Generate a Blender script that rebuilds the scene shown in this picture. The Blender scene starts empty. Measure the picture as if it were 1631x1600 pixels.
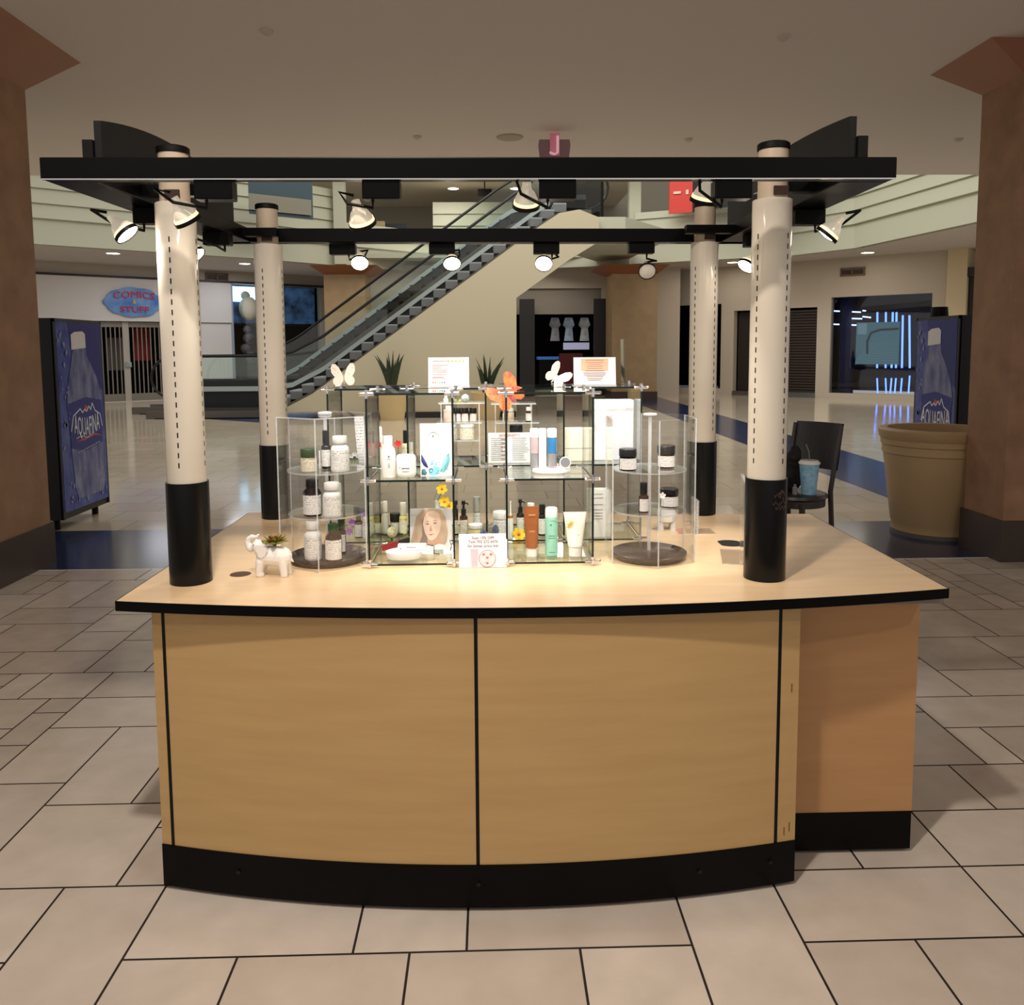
import bpy, math, random
from mathutils import Vector, Matrix, noise as mnoise
random.seed(7)
SC = bpy.context.scene
COL = SC.collection
V = Vector
# ------------------------------------------------------------------ camera
F, PITCH, YAW, ROLL, CX, CY, EYE = 1305.8, .091587, -.026568, -.006474, 815.5, 674.265, 1.61
def cam_axes():
    cp, sp = math.cos(PITCH), math.sin(PITCH); cr, sr = math.cos(ROLL), math.sin(ROLL)
    fw = V((0, cp, -sp)); up = V((0, sp, cp)); rt = V((1, 0, 0))
    rt, up = cr*rt + sr*up, -sr*rt + cr*up
    Z = Matrix.Rotation(YAW, 3, 'Z')
    return Z @ rt, Z @ up, Z @ fw
RT, UP, FW = cam_axes()
CAMP = V((0, 0, EYE))
cd = bpy.data.cameras.new('camera'); cam = bpy.data.objects.new('camera', cd); COL.objects.link(cam)
cd.sensor_fit = 'HORIZONTAL'; cd.sensor_width = 36; cd.lens = F/1631*36
cd.shift_y = (CY-800)/1631; cd.clip_end = 200
m = Matrix.Identity(4)
for i in range(3):
    m[i][0] = RT[i]; m[i][1] = UP[i]; m[i][2] = -FW[i]; m[i][3] = CAMP[i]
cam.matrix_world = m
SC.camera = cam
# ------------------------------------------------------------------ world, light, exposure
SC.view_settings.view_transform = 'Standard'; SC.view_settings.look = 'None'
SC.view_settings.gamma = 1; SC.view_settings.exposure = 0.3
SC.view_settings.use_curve_mapping = False
SC.cycles.transparent_max_bounces = 48
SC.cycles.max_bounces = 8
SC.cycles.use_denoising = True
SC.cycles.sample_clamp_indirect = 6
wd = bpy.data.worlds.new('world'); SC.world = wd; wd.use_nodes = True
wd.node_tree.nodes['Background'].inputs[0].default_value = (1.0, .92, .84, 1)
wd.node_tree.nodes['Background'].inputs[1].default_value = .5
def area(name, loc, size, power, col, rot=(0, 0, 0), sy=None):
    l = bpy.data.lights.new(name, 'AREA'); l.energy = power; l.color = col; l.size = size
    if sy: l.shape = 'RECTANGLE'; l.size_y = sy
    o = bpy.data.objects.new(name, l); o.location = loc; o.rotation_euler = rot; COL.objects.link(o); return o
WARM = (1, .9, .79)
area('concourse_downlight', (-.45, .85, 3.72), .14, 64, WARM)
area('concourse_downlight', (-2.2, -.6, 3.72), .22, 26, WARM)
area('concourse_downlight', (2.6, -.6, 3.72), .22, 26, WARM)
area('atrium_light', (1, 18, 9.5), 9, 850, (1, .97, .84))
area('upper_floor_light', (-1.5, 28, 7.2), 2, 90, (1, .94, .82))
area('soffit_light', (-9.5, 24.2, 4.2), 1.5, 42, (.9, .92, 1))
area('soffit_light', (-8, 26.8, 4.2), 1.2, 30, (.9, .92, 1))
area('soffit_light', (9.6, 22.6, 4.2), 1.5, 30, (1, .88, .74))
area('soffit_light', (7.2, 26.0, 4.2), 1.5, 22, (1, .88, .74))

# ------------------------------------------------------------------ picture helpers: sight line meets a real surface
def ray(px, py): return FW + RT*((px-CX)/F) - UP*((py-CY)/F)
def atz(px, py, z):
    d = ray(px, py); return CAMP + d*((z-EYE)/d.z)
def aty(px, py, y):
    d = ray(px, py); return CAMP + d*(y/d.y)
def atx(px, py, x):
    d = ray(px, py); return CAMP + d*(x/d.x)
def pxm(p): return F/((p-CAMP).dot(FW))      # pixels per metre there

# ------------------------------------------------------------------ materials
def lin(c):
    return tuple(((v/255)/12.92 if v/255 <= .04045 else ((v/255+.055)/1.055)**2.4) for v in c)
MATS = {}
def mat(name, rgb=(128, 128, 128), rough=.5, metal=0, emit=0, spec=.5, coat=0, noise=0, nscale=8, stretch=(1, 1, 1), bump=0, rgb2=None, trans=0, alpha=1):
    if name in MATS: return MATS[name]
    M = bpy.data.materials.new(name); M.use_nodes = True; nt = M.node_tree; b = nt.nodes['Principled BSDF']
    c = lin(rgb)
    b.inputs['Base Color'].default_value = (*c, 1); b.inputs['Roughness'].default_value = rough
    b.inputs['Metallic'].default_value = metal; b.inputs['Specular IOR Level'].default_value = spec
    b.inputs['Coat Weight'].default_value = coat; b.inputs['Alpha'].default_value = alpha
    b.inputs['Transmission Weight'].default_value = trans
    if emit:
        b.inputs['Emission Color'].default_value = (*c, 1); b.inputs['Emission Strength'].default_value = emit
    if noise or bump:
        tc = nt.nodes.new('ShaderNodeTexCoord'); mp = nt.nodes.new('ShaderNodeMapping'); mp.inputs['Scale'].default_value = stretch
        nz = nt.nodes.new('ShaderNodeTexNoise'); nz.inputs['Scale'].default_value = nscale; nz.inputs['Detail'].default_value = 6
        nt.links.new(tc.outputs['Object'], mp.inputs[0]); nt.links.new(mp.outputs[0], nz.inputs['Vector'])
        if noise:
            rp = nt.nodes.new('ShaderNodeValToRGB'); rp.color_ramp.elements[0].position = .3; rp.color_ramp.elements[1].position = .7
            c2 = lin(rgb2) if rgb2 else tuple(v*(1-noise) for v in c)
            rp.color_ramp.elements[0].color = (*c2, 1); rp.color_ramp.elements[1].color = (*c, 1)
            nt.links.new(nz.outputs['Fac'], rp.inputs[0]); nt.links.new(rp.outputs[0], b.inputs['Base Color'])
            if emit: nt.links.new(rp.outputs[0], b.inputs['Emission Color'])
        if bump:
            bp = nt.nodes.new('ShaderNodeBump'); bp.inputs['Strength'].default_value = bump; bp.inputs['Distance'].default_value = .01
            nt.links.new(nz.outputs['Fac'], bp.inputs['Height']); nt.links.new(bp.outputs[0], b.inputs['Normal'])
    MATS[name] = M; return M
def pane(name, tint, gloss=1.0, ior=1.45, rough=.02):
    """thin clear sheet: sees straight through, mirrors more at grazing angles"""
    if name in MATS: return MATS[name]
    M = bpy.data.materials.new(name); M.use_nodes = True; nt = M.node_tree; nt.nodes.remove(nt.nodes['Principled BSDF'])
    out = nt.nodes['Material Output']; t = nt.nodes.new('ShaderNodeBsdfTransparent'); t.inputs[0].default_value = (*tint, 1)
    g = nt.nodes.new('ShaderNodeBsdfGlossy'); g.inputs['Roughness'].default_value = rough; g.inputs[0].default_value = (gloss, gloss, gloss, 1)
    fr = nt.nodes.new('ShaderNodeFresnel'); ge = nt.nodes.new('ShaderNodeNewGeometry'); mr = nt.nodes.new('ShaderNodeMapRange')
    mr.inputs[3].default_value = ior; mr.inputs[4].default_value = 1/ior      # both faces of the sheet mirror like its outside
    nt.links.new(ge.outputs['Backfacing'], mr.inputs[0]); nt.links.new(mr.outputs[0], fr.inputs[0]); mx = nt.nodes.new('ShaderNodeMixShader')
    nt.links.new(fr.outputs[0], mx.inputs[0]); nt.links.new(t.outputs[0], mx.inputs[1]); nt.links.new(g.outputs[0], mx.inputs[2])
    nt.links.new(mx.outputs[0], out.inputs[0]); MATS[name] = M; return M
def printed(name, paper, ink, rows=9, cover=.5, rough=.5):
    """paper with rows of small print"""
    if name in MATS: return MATS[name]
    M = mat(name, paper, rough); nt = M.node_tree; b = nt.nodes['Principled BSDF']
    tc = nt.nodes.new('ShaderNodeTexCoord'); sp = nt.nodes.new('ShaderNodeSeparateXYZ'); nt.links.new(tc.outputs['Generated'], sp.inputs[0])
    def math_(op, a, bv=None):
        n = nt.nodes.new('ShaderNodeMath'); n.operation = op
        for i, v in ((0, a), (1, bv)):
            if v is None: continue
            if isinstance(v, (int, float)): n.inputs[i].default_value = v
            else: nt.links.new(v, n.inputs[i])
        return n.outputs[0]
    rowv = math_('MULTIPLY', sp.outputs[2], rows)
    inrow = math_('GREATER_THAN', math_('FRACT', rowv), .62)
    rid = math_('FLOOR', rowv)
    cmb = nt.nodes.new('ShaderNodeCombineXYZ')
    nt.links.new(math_('MULTIPLY', sp.outputs[0], 9), cmb.inputs[0]); nt.links.new(math_('MULTIPLY', rid, 3.7), cmb.inputs[2])
    nz = nt.nodes.new('ShaderNodeTexNoise'); nz.inputs['Scale'].default_value = 1.6; nt.links.new(cmb.outputs[0], nz.inputs['Vector'])
    word = math_('GREATER_THAN', nz.outputs['Fac'], 1-cover)
    fac = math_('MULTIPLY', inrow, word)
    mx = nt.nodes.new('ShaderNodeMix'); mx.data_type = 'RGBA'
    mx.inputs[6].default_value = (*lin(paper), 1); mx.inputs[7].default_value = (*lin(ink), 1)
    nt.links.new(fac, mx.inputs[0]); nt.links.new(mx.outputs[2], b.inputs['Base Color'])
    return M
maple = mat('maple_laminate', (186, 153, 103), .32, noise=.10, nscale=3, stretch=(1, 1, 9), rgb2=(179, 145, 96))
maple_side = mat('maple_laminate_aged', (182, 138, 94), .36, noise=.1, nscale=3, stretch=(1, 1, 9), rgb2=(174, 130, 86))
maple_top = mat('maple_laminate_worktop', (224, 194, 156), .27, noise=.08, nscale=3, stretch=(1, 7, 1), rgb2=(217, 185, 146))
black = mat('black_gloss', (7, 6, 6), .25, spec=.3); canopy_black = mat('canopy_black', (4, 4, 4), .35, spec=.12)
blackm = mat('black_matt', (9, 8, 8), .5, spec=.2)
cream = mat('cream_tube', (210, 201, 186), .15, noise=.04, nscale=4)
slotm = mat('slot_black', (12, 10, 9), .7)
chrome = mat('chrome', (225, 225, 228), .14, 1)
steel = mat('brushed_steel', (150, 155, 158), .3, 1)
white = mat('white_plastic', (236, 234, 232), .35)
whitec = mat('white_ceramic', (235, 232, 228), .12, coat=.5)
paper = mat('white_paper', (238, 236, 234), .6)
glass = pane('clear_glass', (.93, .965, .95))
glassg = pane('green_glass', (.93, .97, .955))
edge = mat('glass_edge', (10, 22, 19), .2)
acryl = pane('acrylic', (.965, .968, .972), ior=1.42)
acryle = mat('acrylic_edge_highlight', (232, 234, 238), .2, alpha=.42)  # whitish colour paints the bright highlights on acrylic edges and rods
smoke = mat('smoked_plastic', (58, 48, 44), .15)
amber = mat('amber_glass', (58, 30, 16), .08, coat=.5)
darkb = mat('dark_bottle', (30, 20, 18), .12, coat=.4)
greencap = mat('green_cap', (38, 66, 26), .35)
blackcap = mat('black_cap', (22, 20, 22), .3)
labelw = printed('label_print', (232, 230, 226), (164, 162, 160), 9, .48)
labelc = printed('label_print_cream', (232, 224, 204), (130, 110, 80), 8, .5)
stone = mat('column_stone', (164, 126, 96), .55, noise=.25, nscale=5, rgb2=(138, 104, 78))
stone_far = mat('column_stone_tan', (168, 140, 104), .5, noise=.15, nscale=4)
copper = mat('copper_capital', (150, 92, 58), .45, noise=.12, nscale=3)
ceil_m = mat('ceiling_paint', (228, 220, 214), .9)
wallp = mat('wall_paint', (186, 176, 162), .8)
wallw = mat('wall_white', (214, 210, 206), .75)
siding = mat('siding_paint', (186, 188, 170), .7)
plast = mat('escalator_wall', (196, 188, 164), .8)
navy = mat('navy_tile', (38, 50, 84), .16, noise=.18, nscale=6)
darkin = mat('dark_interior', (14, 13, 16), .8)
rubber = mat('handrail_rubber', (14, 14, 15), .35)

# ------------------------------------------------------------------ mesh builder
class MB:
    def __init__(s): s.v = []; s.f = []; s.m = []
    def add(s, vs, fs, mi=0):
        o = len(s.v); s.v += [tuple(p) for p in vs]; s.f += [tuple(i+o for i in f) for f in fs]; s.m += [mi]*len(fs); return s
    def frame(s, O, a, b, c, mi=0, em=None):
        """box from corner O along three vectors; em = material of the four narrow sides (around the thinnest vector)"""
        O = V(O); a = V(a); b = V(b); c = V(c)
        if a.cross(b).dot(c) < 0: a, b = b, a
        vs = [O, O+a, O+a+b, O+b, O+c, O+a+c, O+a+b+c, O+b+c]
        fs = [(0, 3, 2, 1), (4, 5, 6, 7), (0, 1, 5, 4), (2, 3, 7, 6), (1, 2, 6, 5), (3, 0, 4, 7)]
        s.add(vs, fs, mi)
        if em is not None:
            L = [c.length, b.length, a.length]; t = L.index(min(L)); pairs = [(0, 1), (2, 3), (4, 5)]
            for k, p in enumerate(pairs):
                if k != t:
                    for q in p: s.m[len(s.m)-6+q] = em
        return s
    def box(s, x0, x1, y0, y1, z0, z1, mi=0, em=None):
        return s.frame((x0, y0, z0), (x1-x0, 0, 0), (0, y1-y0, 0), (0, 0, z1-z0), mi, em)
    def rbox(s, cx, cy, z0, z1, w, d, rz=0, mi=0, em=None):
        u = V((math.cos(rz), math.sin(rz), 0)); n = V((-math.sin(rz), math.cos(rz), 0))
        return s.frame(V((cx, cy, z0))-u*w/2-n*d/2, u*w, n*d, V((0, 0, z1-z0)), mi, em)
    def lathe(s, prof, c=(0, 0, 0), n=24, mi=0, axis=None, a0=0, a1=2*math.pi, sx=1, sy=1):
        c = V(c); Q = V((0, 0, 1)).rotation_difference(V(axis).normalized()).to_matrix() if axis is not None else Matrix.Identity(3)
        full = abs(a1-a0-2*math.pi) < 1e-6; k = n if full else n+1
        vs = []
        for r, z in prof:
            for i in range(k):
                t = a0+(a1-a0)*i/n; vs.append(c+Q @ V((r*math.cos(t)*sx, r*math.sin(t)*sy, z)))
        fs = []
        for j in range(len(prof)-1):
            for i in range(n):
                i2 = (i+1) % k if full else i+1
                if prof[j][0] < 1e-7 and prof[j+1][0] < 1e-7: continue
                fs.append((j*k+i, j*k+i2, (j+1)*k+i2, (j+1)*k+i))
        return s.add(vs, fs, mi)
    def cyl(s, p0, p1, r0, r1=None, n=16, mi=0):
        p0 = V(p0); p1 = V(p1); r1 = r0 if r1 is None else r1; L = (p1-p0).length
        return s.lathe([(0, 0), (r0, 0), (r1, L), (0, L)], p0, n, mi, p1-p0)
    def ball(s, c, r, n=14, mi=0, sc=(1, 1, 1)):
        c = V(c); k = n//2; vs = []; fs = []
        for j in range(k+1):
            a = -math.pi/2+math.pi*j/k
            for i in range(n):
                t = 2*math.pi*i/n; vs.append(c+V((r*math.cos(a)*math.cos(t)*sc[0], r*math.cos(a)*math.sin(t)*sc[1], r*math.sin(a)*sc[2])))
        for j in range(k):
            for i in range(n): fs.append((j*n+i, j*n+(i+1) % n, (j+1)*n+(i+1) % n, (j+1)*n+i))
        return s.add(vs, fs, mi)
    def tube(s, path, r, n=8, mi=0, r1=None):
        path = [V(p) for p in path]; vs = []; fs = []; N = len(path); up = None
        for j, p in enumerate(path):
            t = (path[min(j+1, N-1)]-path[max(j-1, 0)]).normalized()
            if up is None: up = t.orthogonal().normalized()
            up = (up-t*up.dot(t)).normalized(); w = t.cross(up); rr = r if r1 is None else r+(r1-r)*j/(N-1)
            for i in range(n):
                a = 2*math.pi*i/n; vs.append(p+(up*math.cos(a)+w*math.sin(a))*rr)
        for j in range(N-1):
            for i in range(n): fs.append((j*n+i, j*n+(i+1) % n, (j+1)*n+(i+1) % n, (j+1)*n+i))
        fs.append(tuple(range(n-1, -1, -1))); fs.append(tuple((N-1)*n+i for i in range(n)))
        return s.add(vs, fs, mi)
    def prism(s, poly, vec, mi=0, em=None):
        poly = [V(p) for p in poly]; vec = V(vec); n = len(poly)
        nrm = V((0, 0, 0))
        for i in range(n): nrm += poly[i].cross(poly[(i+1) % n])
        if nrm.dot(vec) > 0: poly = poly[::-1]
        vs = poly+[p+vec for p in poly]
        s.add(vs, [tuple(range(n)), tuple(range(2*n-1, n-1, -1))], mi)
        s.add(vs, [(i+n, (i+1) % n+n, (i+1) % n, i) for i in range(n)], mi if em is None else em)
        return s
    def text(s, body, size, O, ux=(1, 0, 0), uy=(0, 0, 1), depth=.001, mi=0, align='CENTER', wide=1.0, warp=None):
        cu = bpy.data.curves.new('t', 'FONT'); cu.body = body; cu.size = size; cu.align_x = align; cu.align_y = 'CENTER'; cu.resolution_u = 2
        cu.extrude = depth/2
        o = bpy.data.objects.new('t', cu); COL.objects.link(o)
        dg = bpy.context.evaluated_depsgraph_get(); me = bpy.data.meshes.new_from_object(o.evaluated_get(dg))
        ux = V(ux).normalized(); uy = V(uy).normalized(); nz = ux.cross(uy); O = V(O)
        pts = []
        for v in me.vertices:
            x, y = v.co.x*wide, v.co.y
            if warp: x, y = warp(x, y)
            pts.append(O+ux*x+uy*y+nz*(v.co.z+depth/2))
        s.add(pts, [tuple(p.vertices) for p in me.polygons], mi)
        bpy.data.objects.remove(o); bpy.data.curves.remove(cu); bpy.data.meshes.remove(me)
        return s
    def build(s, name, mats, parent=None, loc=None, smooth=40, bevel=0):
        me = bpy.data.meshes.new(name); me.from_pydata(s.v, [], s.f)
        if not isinstance(mats, (list, tuple)): mats = [mats]
        for q in mats: me.materials.append(q)
        me.polygons.foreach_set('material_index', s.m)
        if smooth:
            me.polygons.foreach_set('use_smooth', [True]*len(s.f)); me.set_sharp_from_angle(angle=math.radians(smooth))
        me.update()
        o = bpy.data.objects.new(name, me); COL.objects.link(o)
        if parent: o.parent = parent
        if loc is not None: o.location = loc
        if bevel:
            b = o.modifiers.new('b', 'BEVEL'); b.width = bevel; b.segments = 2; b.limit_method = 'ANGLE'
        return o
def T(name, label, cat, loc=(0, 0, 0), rz=0, group=None):
    o = bpy.data.objects.new(name, None); COL.objects.link(o); o.location = loc; o.rotation_euler = (0, 0, rz)
    o.empty_display_size = .05; o['label'] = label; o['category'] = cat
    if group: o['group'] = group
    return o
def tag(o, label, cat, group=None):
    o['label'] = label; o['category'] = cat
    if group: o['group'] = group
    return o
def struct(o): o['kind'] = 'structure'; return o
def arc3(a, b, c, n):
    """n+1 points of the circle through a, b, c (plan), from a to c"""
    ax, ay, bx, by, cx, cy = a[0], a[1], b[0], b[1], c[0], c[1]
    d = 2*(ax*(by-cy)+bx*(cy-ay)+cx*(ay-by))
    ux = ((ax*ax+ay*ay)*(by-cy)+(bx*bx+by*by)*(cy-ay)+(cx*cx+cy*cy)*(ay-by))/d
    uy = ((ax*ax+ay*ay)*(cx-bx)+(bx*bx+by*by)*(ax-cx)+(cx*cx+cy*cy)*(bx-ax))/d
    r = math.hypot(ax-ux, ay-uy); t0 = math.atan2(ay-uy, ax-ux); t1 = math.atan2(cy-uy, cx-ux)
    return [(ux+r*math.cos(t0+(t1-t0)*i/n), uy+r*math.sin(t0+(t1-t0)*i/n)) for i in range(n+1)]

# ================================================================== THE SETTING
# ---- floor: modular stone tiles laid on a 6 inch grid, a navy band, polished stone beyond
U = .1524; OX = -.5*U; OY = 13.55*U
tile_m = [mat('floor_tile_%d' % i, c, .2, noise=.1, nscale=7, rgb2=c2) for i, (c, c2) in enumerate((((206, 194, 183), (194, 182, 170)), ((199, 187, 176), (188, 175, 163)), ((212, 200, 189), (199, 188, 176))))]
grout = mat('floor_grout', (34, 26, 22), .8)
def polished():
    M = mat('polished_stone', (176, 164, 146), .1); nt = M.node_tree; b = nt.nodes['Principled BSDF']
    tc = nt.nodes.new('ShaderNodeTexCoord'); br = nt.nodes.new('ShaderNodeTexBrick'); br.inputs['Scale'].default_value = 1
    br.inputs['Brick Width'].default_value = .61; br.inputs['Row Height'].default_value = .457; br.inputs['Mortar Size'].default_value = .004
    br.inputs['Color1'].default_value = (*lin((192, 181, 163)), 1); br.inputs['Color2'].default_value = (*lin((182, 170, 152)), 1); br.inputs['Mortar'].default_value = (*lin((126, 114, 100)), 1)
    nt.links.new(tc.outputs['Object'], br.inputs['Vector']); nt.links.new(br.outputs[0], b.inputs['Base Color'])
    nz = nt.nodes.new('ShaderNodeTexNoise'); nz.inputs['Scale'].default_value = 1.3; nz.inputs['Detail'].default_value = 2
    bp = nt.nodes.new('ShaderNodeBump'); bp.inputs['Strength'].default_value = .05; bp.inputs['Distance'].default_value = .02
    nt.links.new(tc.outputs['Object'], nz.inputs['Vector']); nt.links.new(nz.outputs['Fac'], bp.inputs['Height']); nt.links.new(bp.outputs[0], b.inputs['Normal'])
    return M
fl = MB()
X0, X1, Y0, Y1 = -46, 46, -14, 26
used = set(); tiles = []
def place(x, y, w, h):
    c = [(x+i, y+j) for i in range(w) for j in range(h)]
    if any(q in used for q in c): return False
    used.update(c); tiles.append((x, y, w, h)); return True
for t in ((-6, 0, 4, 2), (-2, 0, 2, 2), (0, 0, 4, 2), (4, -2, 2, 4), (6, 0, 4, 2), (6, -2, 2, 2), (8, -3, 3, 3), (-4, -3, 3, 3), (-1, -3, 3, 3), (2, -2, 2, 2), (-6, -2, 2, 2), (-8, -2, 2, 4),
          (-10, 2, 3, 3), (-10, 5, 2, 4), (-12, 6, 2, 3), (-8, 5, 2, 2), (-12, 9, 4, 2), (8, 2, 2, 2), (10, 2, 3, 2), (10, 4, 2, 2), (12, 4, 2, 2), (10, 6, 3, 3), (12, -1, 2, 3), (-12, 2, 2, 4), (-12, -2, 4, 2), (-14, 11, 2, 2), (-16, 13, 3, 2), (-13, 13, 2, 3)):
    place(*t)
R0 = random.Random(3); sizes = [(4, 2), (2, 4), (3, 3), (2, 2), (3, 2), (2, 3), (4, 3)]
for y in range(Y0, Y1):
    for x in range(X0, X1):
        if (x, y) in used: continue
        o = sizes[:]; R0.shuffle(o)
        for sz in o+[(1, 2), (2, 1), (1, 1)]:
            if x+sz[0] <= X1 and y+sz[1] <= Y1 and place(x, y, *sz): break
gp = .0035
def quad(x0, x1, y0, y1, z, mi): fl.add([(x0, y0, z), (x1, y0, z), (x1, y1, z), (x0, y1, z)], [(0, 1, 2, 3)], mi)
for x, y, w, h in tiles:
    quad(OX+x*U+gp, OX+(x+w)*U-gp, OY+y*U+gp, OY+(y+h)*U-gp, 0, R0.randrange(3))
ye = OY+Y1*U
fl.add([(-25, -4, -.002), (25, -4, -.002), (25, ye, -.002), (-25, ye, -.002)], [(0, 1, 2, 3)], 3)
quad(-25, 25, ye, 7.36, 0, 4)
quad(-25, 25, 7.36, 42, 0, 5)
quad(4.22, 5.45, 7.38, 26.5, .0015, 4)
fl.add([(-8.4, 20.6, .0015), (-5.0, 18.2, .0015), (-4.4, 19.3, .0015), (-5.5, 20.6, .0015)], [(0, 1, 2, 3)], 4)
struct(fl.build('floor', tile_m+[grout, navy, polished()], smooth=0))
# ---- ceilings
ce = MB().box(-16, 16, -4, 10.42, 3.75, 4.05); struct(ce.build('ceiling', ceil_m, smooth=0))

# ---- vertical wall planes
class Wall:
    def __init__(s, A, B):
        s.A = V((A[0], A[1], 0)); d = V((B[0]-A[0], B[1]-A[1], 0)); s.L = d.length; s.u = d.normalized()
        s.n = V((s.u.y, -s.u.x, 0))
        if s.n.dot(CAMP-s.A) < 0: s.n = -s.n
    def uz(s, px, py, off=0):
        d = ray(px, py); O = s.A+s.n*off; t = (O-CAMP).dot(s.n)/d.dot(s.n); p = CAMP+d*t; return (p-s.A).dot(s.u), p.z
    def rect(s, px0, py0, px1, py1, off=0):
        """pixel box -> u0,u1,z0,z1 on the wall"""
        pm = (py0+py1)/2; u0 = s.uz(px0, pm, off)[0]; u1 = s.uz(px1, pm, off)[0]; pc = (px0+px1)/2
        return u0, u1, s.uz(pc, py1, off)[1], s.uz(pc, py0, off)[1]
    def at(s, u, z, off=0): p = s.A+s.u*u+s.n*off; return V((p.x, p.y, z))
    def box(s, mb, u0, u1, z0, z1, n0, n1, mi=0, em=None):
        return mb.frame(s.at(u0, z0, n0), s.u*(u1-u0), s.n*(n1-n0), V((0, 0, z1-z0)), mi, em)
    def grid(s, mb, u0, u1, z0, z1, openings, t=.25, mi=0):
        us = sorted({u0, u1, *[o[0] for o in openings], *[o[1] for o in openings]}); zs = sorted({z0, z1, *[o[2] for o in openings], *[o[3] for o in openings]})
        us = [u for u in us if u0 <= u <= u1]; zs = [z for z in zs if z0 <= z <= z1]
        for i in range(len(us)-1):
            for j in range(len(zs)-1):
                cu, cz = (us[i]+us[i+1])/2, (zs[j]+zs[j+1])/2
                if any(o[0] < cu < o[1] and o[2] < cz < o[3] for o in openings): continue
                s.box(mb, us[i], us[i+1], zs[j], zs[j+1], -t, 0, mi)
        return mb
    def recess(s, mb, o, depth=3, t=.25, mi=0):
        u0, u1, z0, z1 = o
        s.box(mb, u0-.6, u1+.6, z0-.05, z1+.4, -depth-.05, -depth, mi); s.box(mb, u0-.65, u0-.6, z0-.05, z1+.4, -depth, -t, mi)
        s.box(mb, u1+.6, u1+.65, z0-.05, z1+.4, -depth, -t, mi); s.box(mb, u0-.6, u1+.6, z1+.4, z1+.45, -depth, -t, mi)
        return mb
ZF, ZC = 4.2, 4.26
LWL = Wall((-12.005, 25.886), (-10.662, 26.96)); RWL = Wall((6.05, 29.196), (12.307, 23.403)); CWL = Wall((-3.5, 27.6), (6.2, 27.6))
# left storefront wall
oG = LWL.rect(64, 511, 262, 640); oG = (oG[0], oG[1], 0.02, oG[3])
oC = LWL.rect(369, 455, 512, 640); oC = (oC[0], oC[1], .3, oC[3])
lw = MB(); LWL.grid(lw, -6, 9.5, 0, ZC+.1, [oG, oC]); struct(lw.build('wall_left', wallp, smooth=0))
rc = MB(); LWL.recess(rc, oG); LWL.recess(rc, oC, 2.2); struct(rc.build('wall_left_shops', darkin, smooth=0))
r = LWL.rect(58, 434, 366, 506); f = MB(); LWL.box(f, -5.5, r[1], oG[3], 3.88, 0, .12); LWL.box(f, oG[1]+.02, r[1], .05, oG[3]-.02, 0, .06); struct(f.build('wall_left_signband', wallw, smooth=0))
f = MB(); LWL.box(f, -6, 9.5, 3.86, 3.93, 0, .14); struct(f.build('trim_1', mat('dark_trim', (46, 36, 30), .5), smooth=0))
# right storefront wall
oW = RWL.rect(1041, 486, 1148, 617); oD = RWL.rect(1168, 494, 1215, 628); oR = RWL.rect(1240, 490, 1300, 627); oN = RWL.rect(1322, 470, 1482, 628)
oD = (oD[0], oD[1], .02, oD[3]); oR = (oR[0], oR[1], .02, oR[3])
rw = MB(); RWL.grid(rw, -2, RWL.uz(1508, 500)[0], 0, ZC+.1, [oW, oD, oR, oN]); struct(rw.build('wall_right', wallp, smooth=0))
rc = MB()
for o, dd in ((oW, 2.5), (oD, 1), (oR, 1.5), (oN, 3)): RWL.recess(rc, o, dd)
struct(rc.build('wall_right_shops', darkin, smooth=0))
ua = RWL.uz(1508, 500)[0]; ub = RWL.uz(1600, 500)[0]
f = MB(); RWL.box(f, ua, ua+.5, 0, ZC+.1, -1.3, .15); RWL.box(f, ua+.5, ub+2, 0, ZC+.1, -1.3, -1.2); struct(f.build('wall_right_return', mat('wall_paint_warm', (206, 190, 158), .8), smooth=0))
f = MB(); r = RWL.rect(1533, 430, 1600, 436, .1); RWL.box(f, r[0]-.1, r[1], r[2]-.05, r[3]+.1, -.9, .1); RWL.box(f, r[0]+.15, r[0]+.32, 0, r[2], -.9, -.05)
zz = RWL.uz(1545, 478)[1]; RWL.box(f, r[0]+.3, r[1], zz-.12, zz+.05, -.9, -.05); struct(f.build('trim_2', mat('dark_wood', (30, 18, 12), .5), smooth=0))
f = MB(); RWL.box(f, r[0]+.3, r[1], 0, r[2], -.95, -.85); struct(f.build('wall_right_amber', mat('amber_panel', (214, 178, 116), .6), smooth=0))
# centre shop wall, seen past the escalator
oS = CWL.rect(824, 459, 958, 660); oS = (oS[0]-1, oS[1], .02, oS[3])
cw = MB(); CWL.grid(cw, -1.5, 9.9, 0, ZC+.1, [oS]); struct(cw.build('wall_back', wallp, smooth=0))
rc = MB(); CWL.recess(rc, oS, 4); struct(rc.build('wall_back_shop', darkin, smooth=0))
f = MB(); z = CWL.uz(890, 500)[1]; CWL.box(f, oS[0], oS[1], z, oS[3], -.2, -.1); struct(f.build('trim_3', mat('grey_header', (140, 130, 120), .7), smooth=0))
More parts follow.
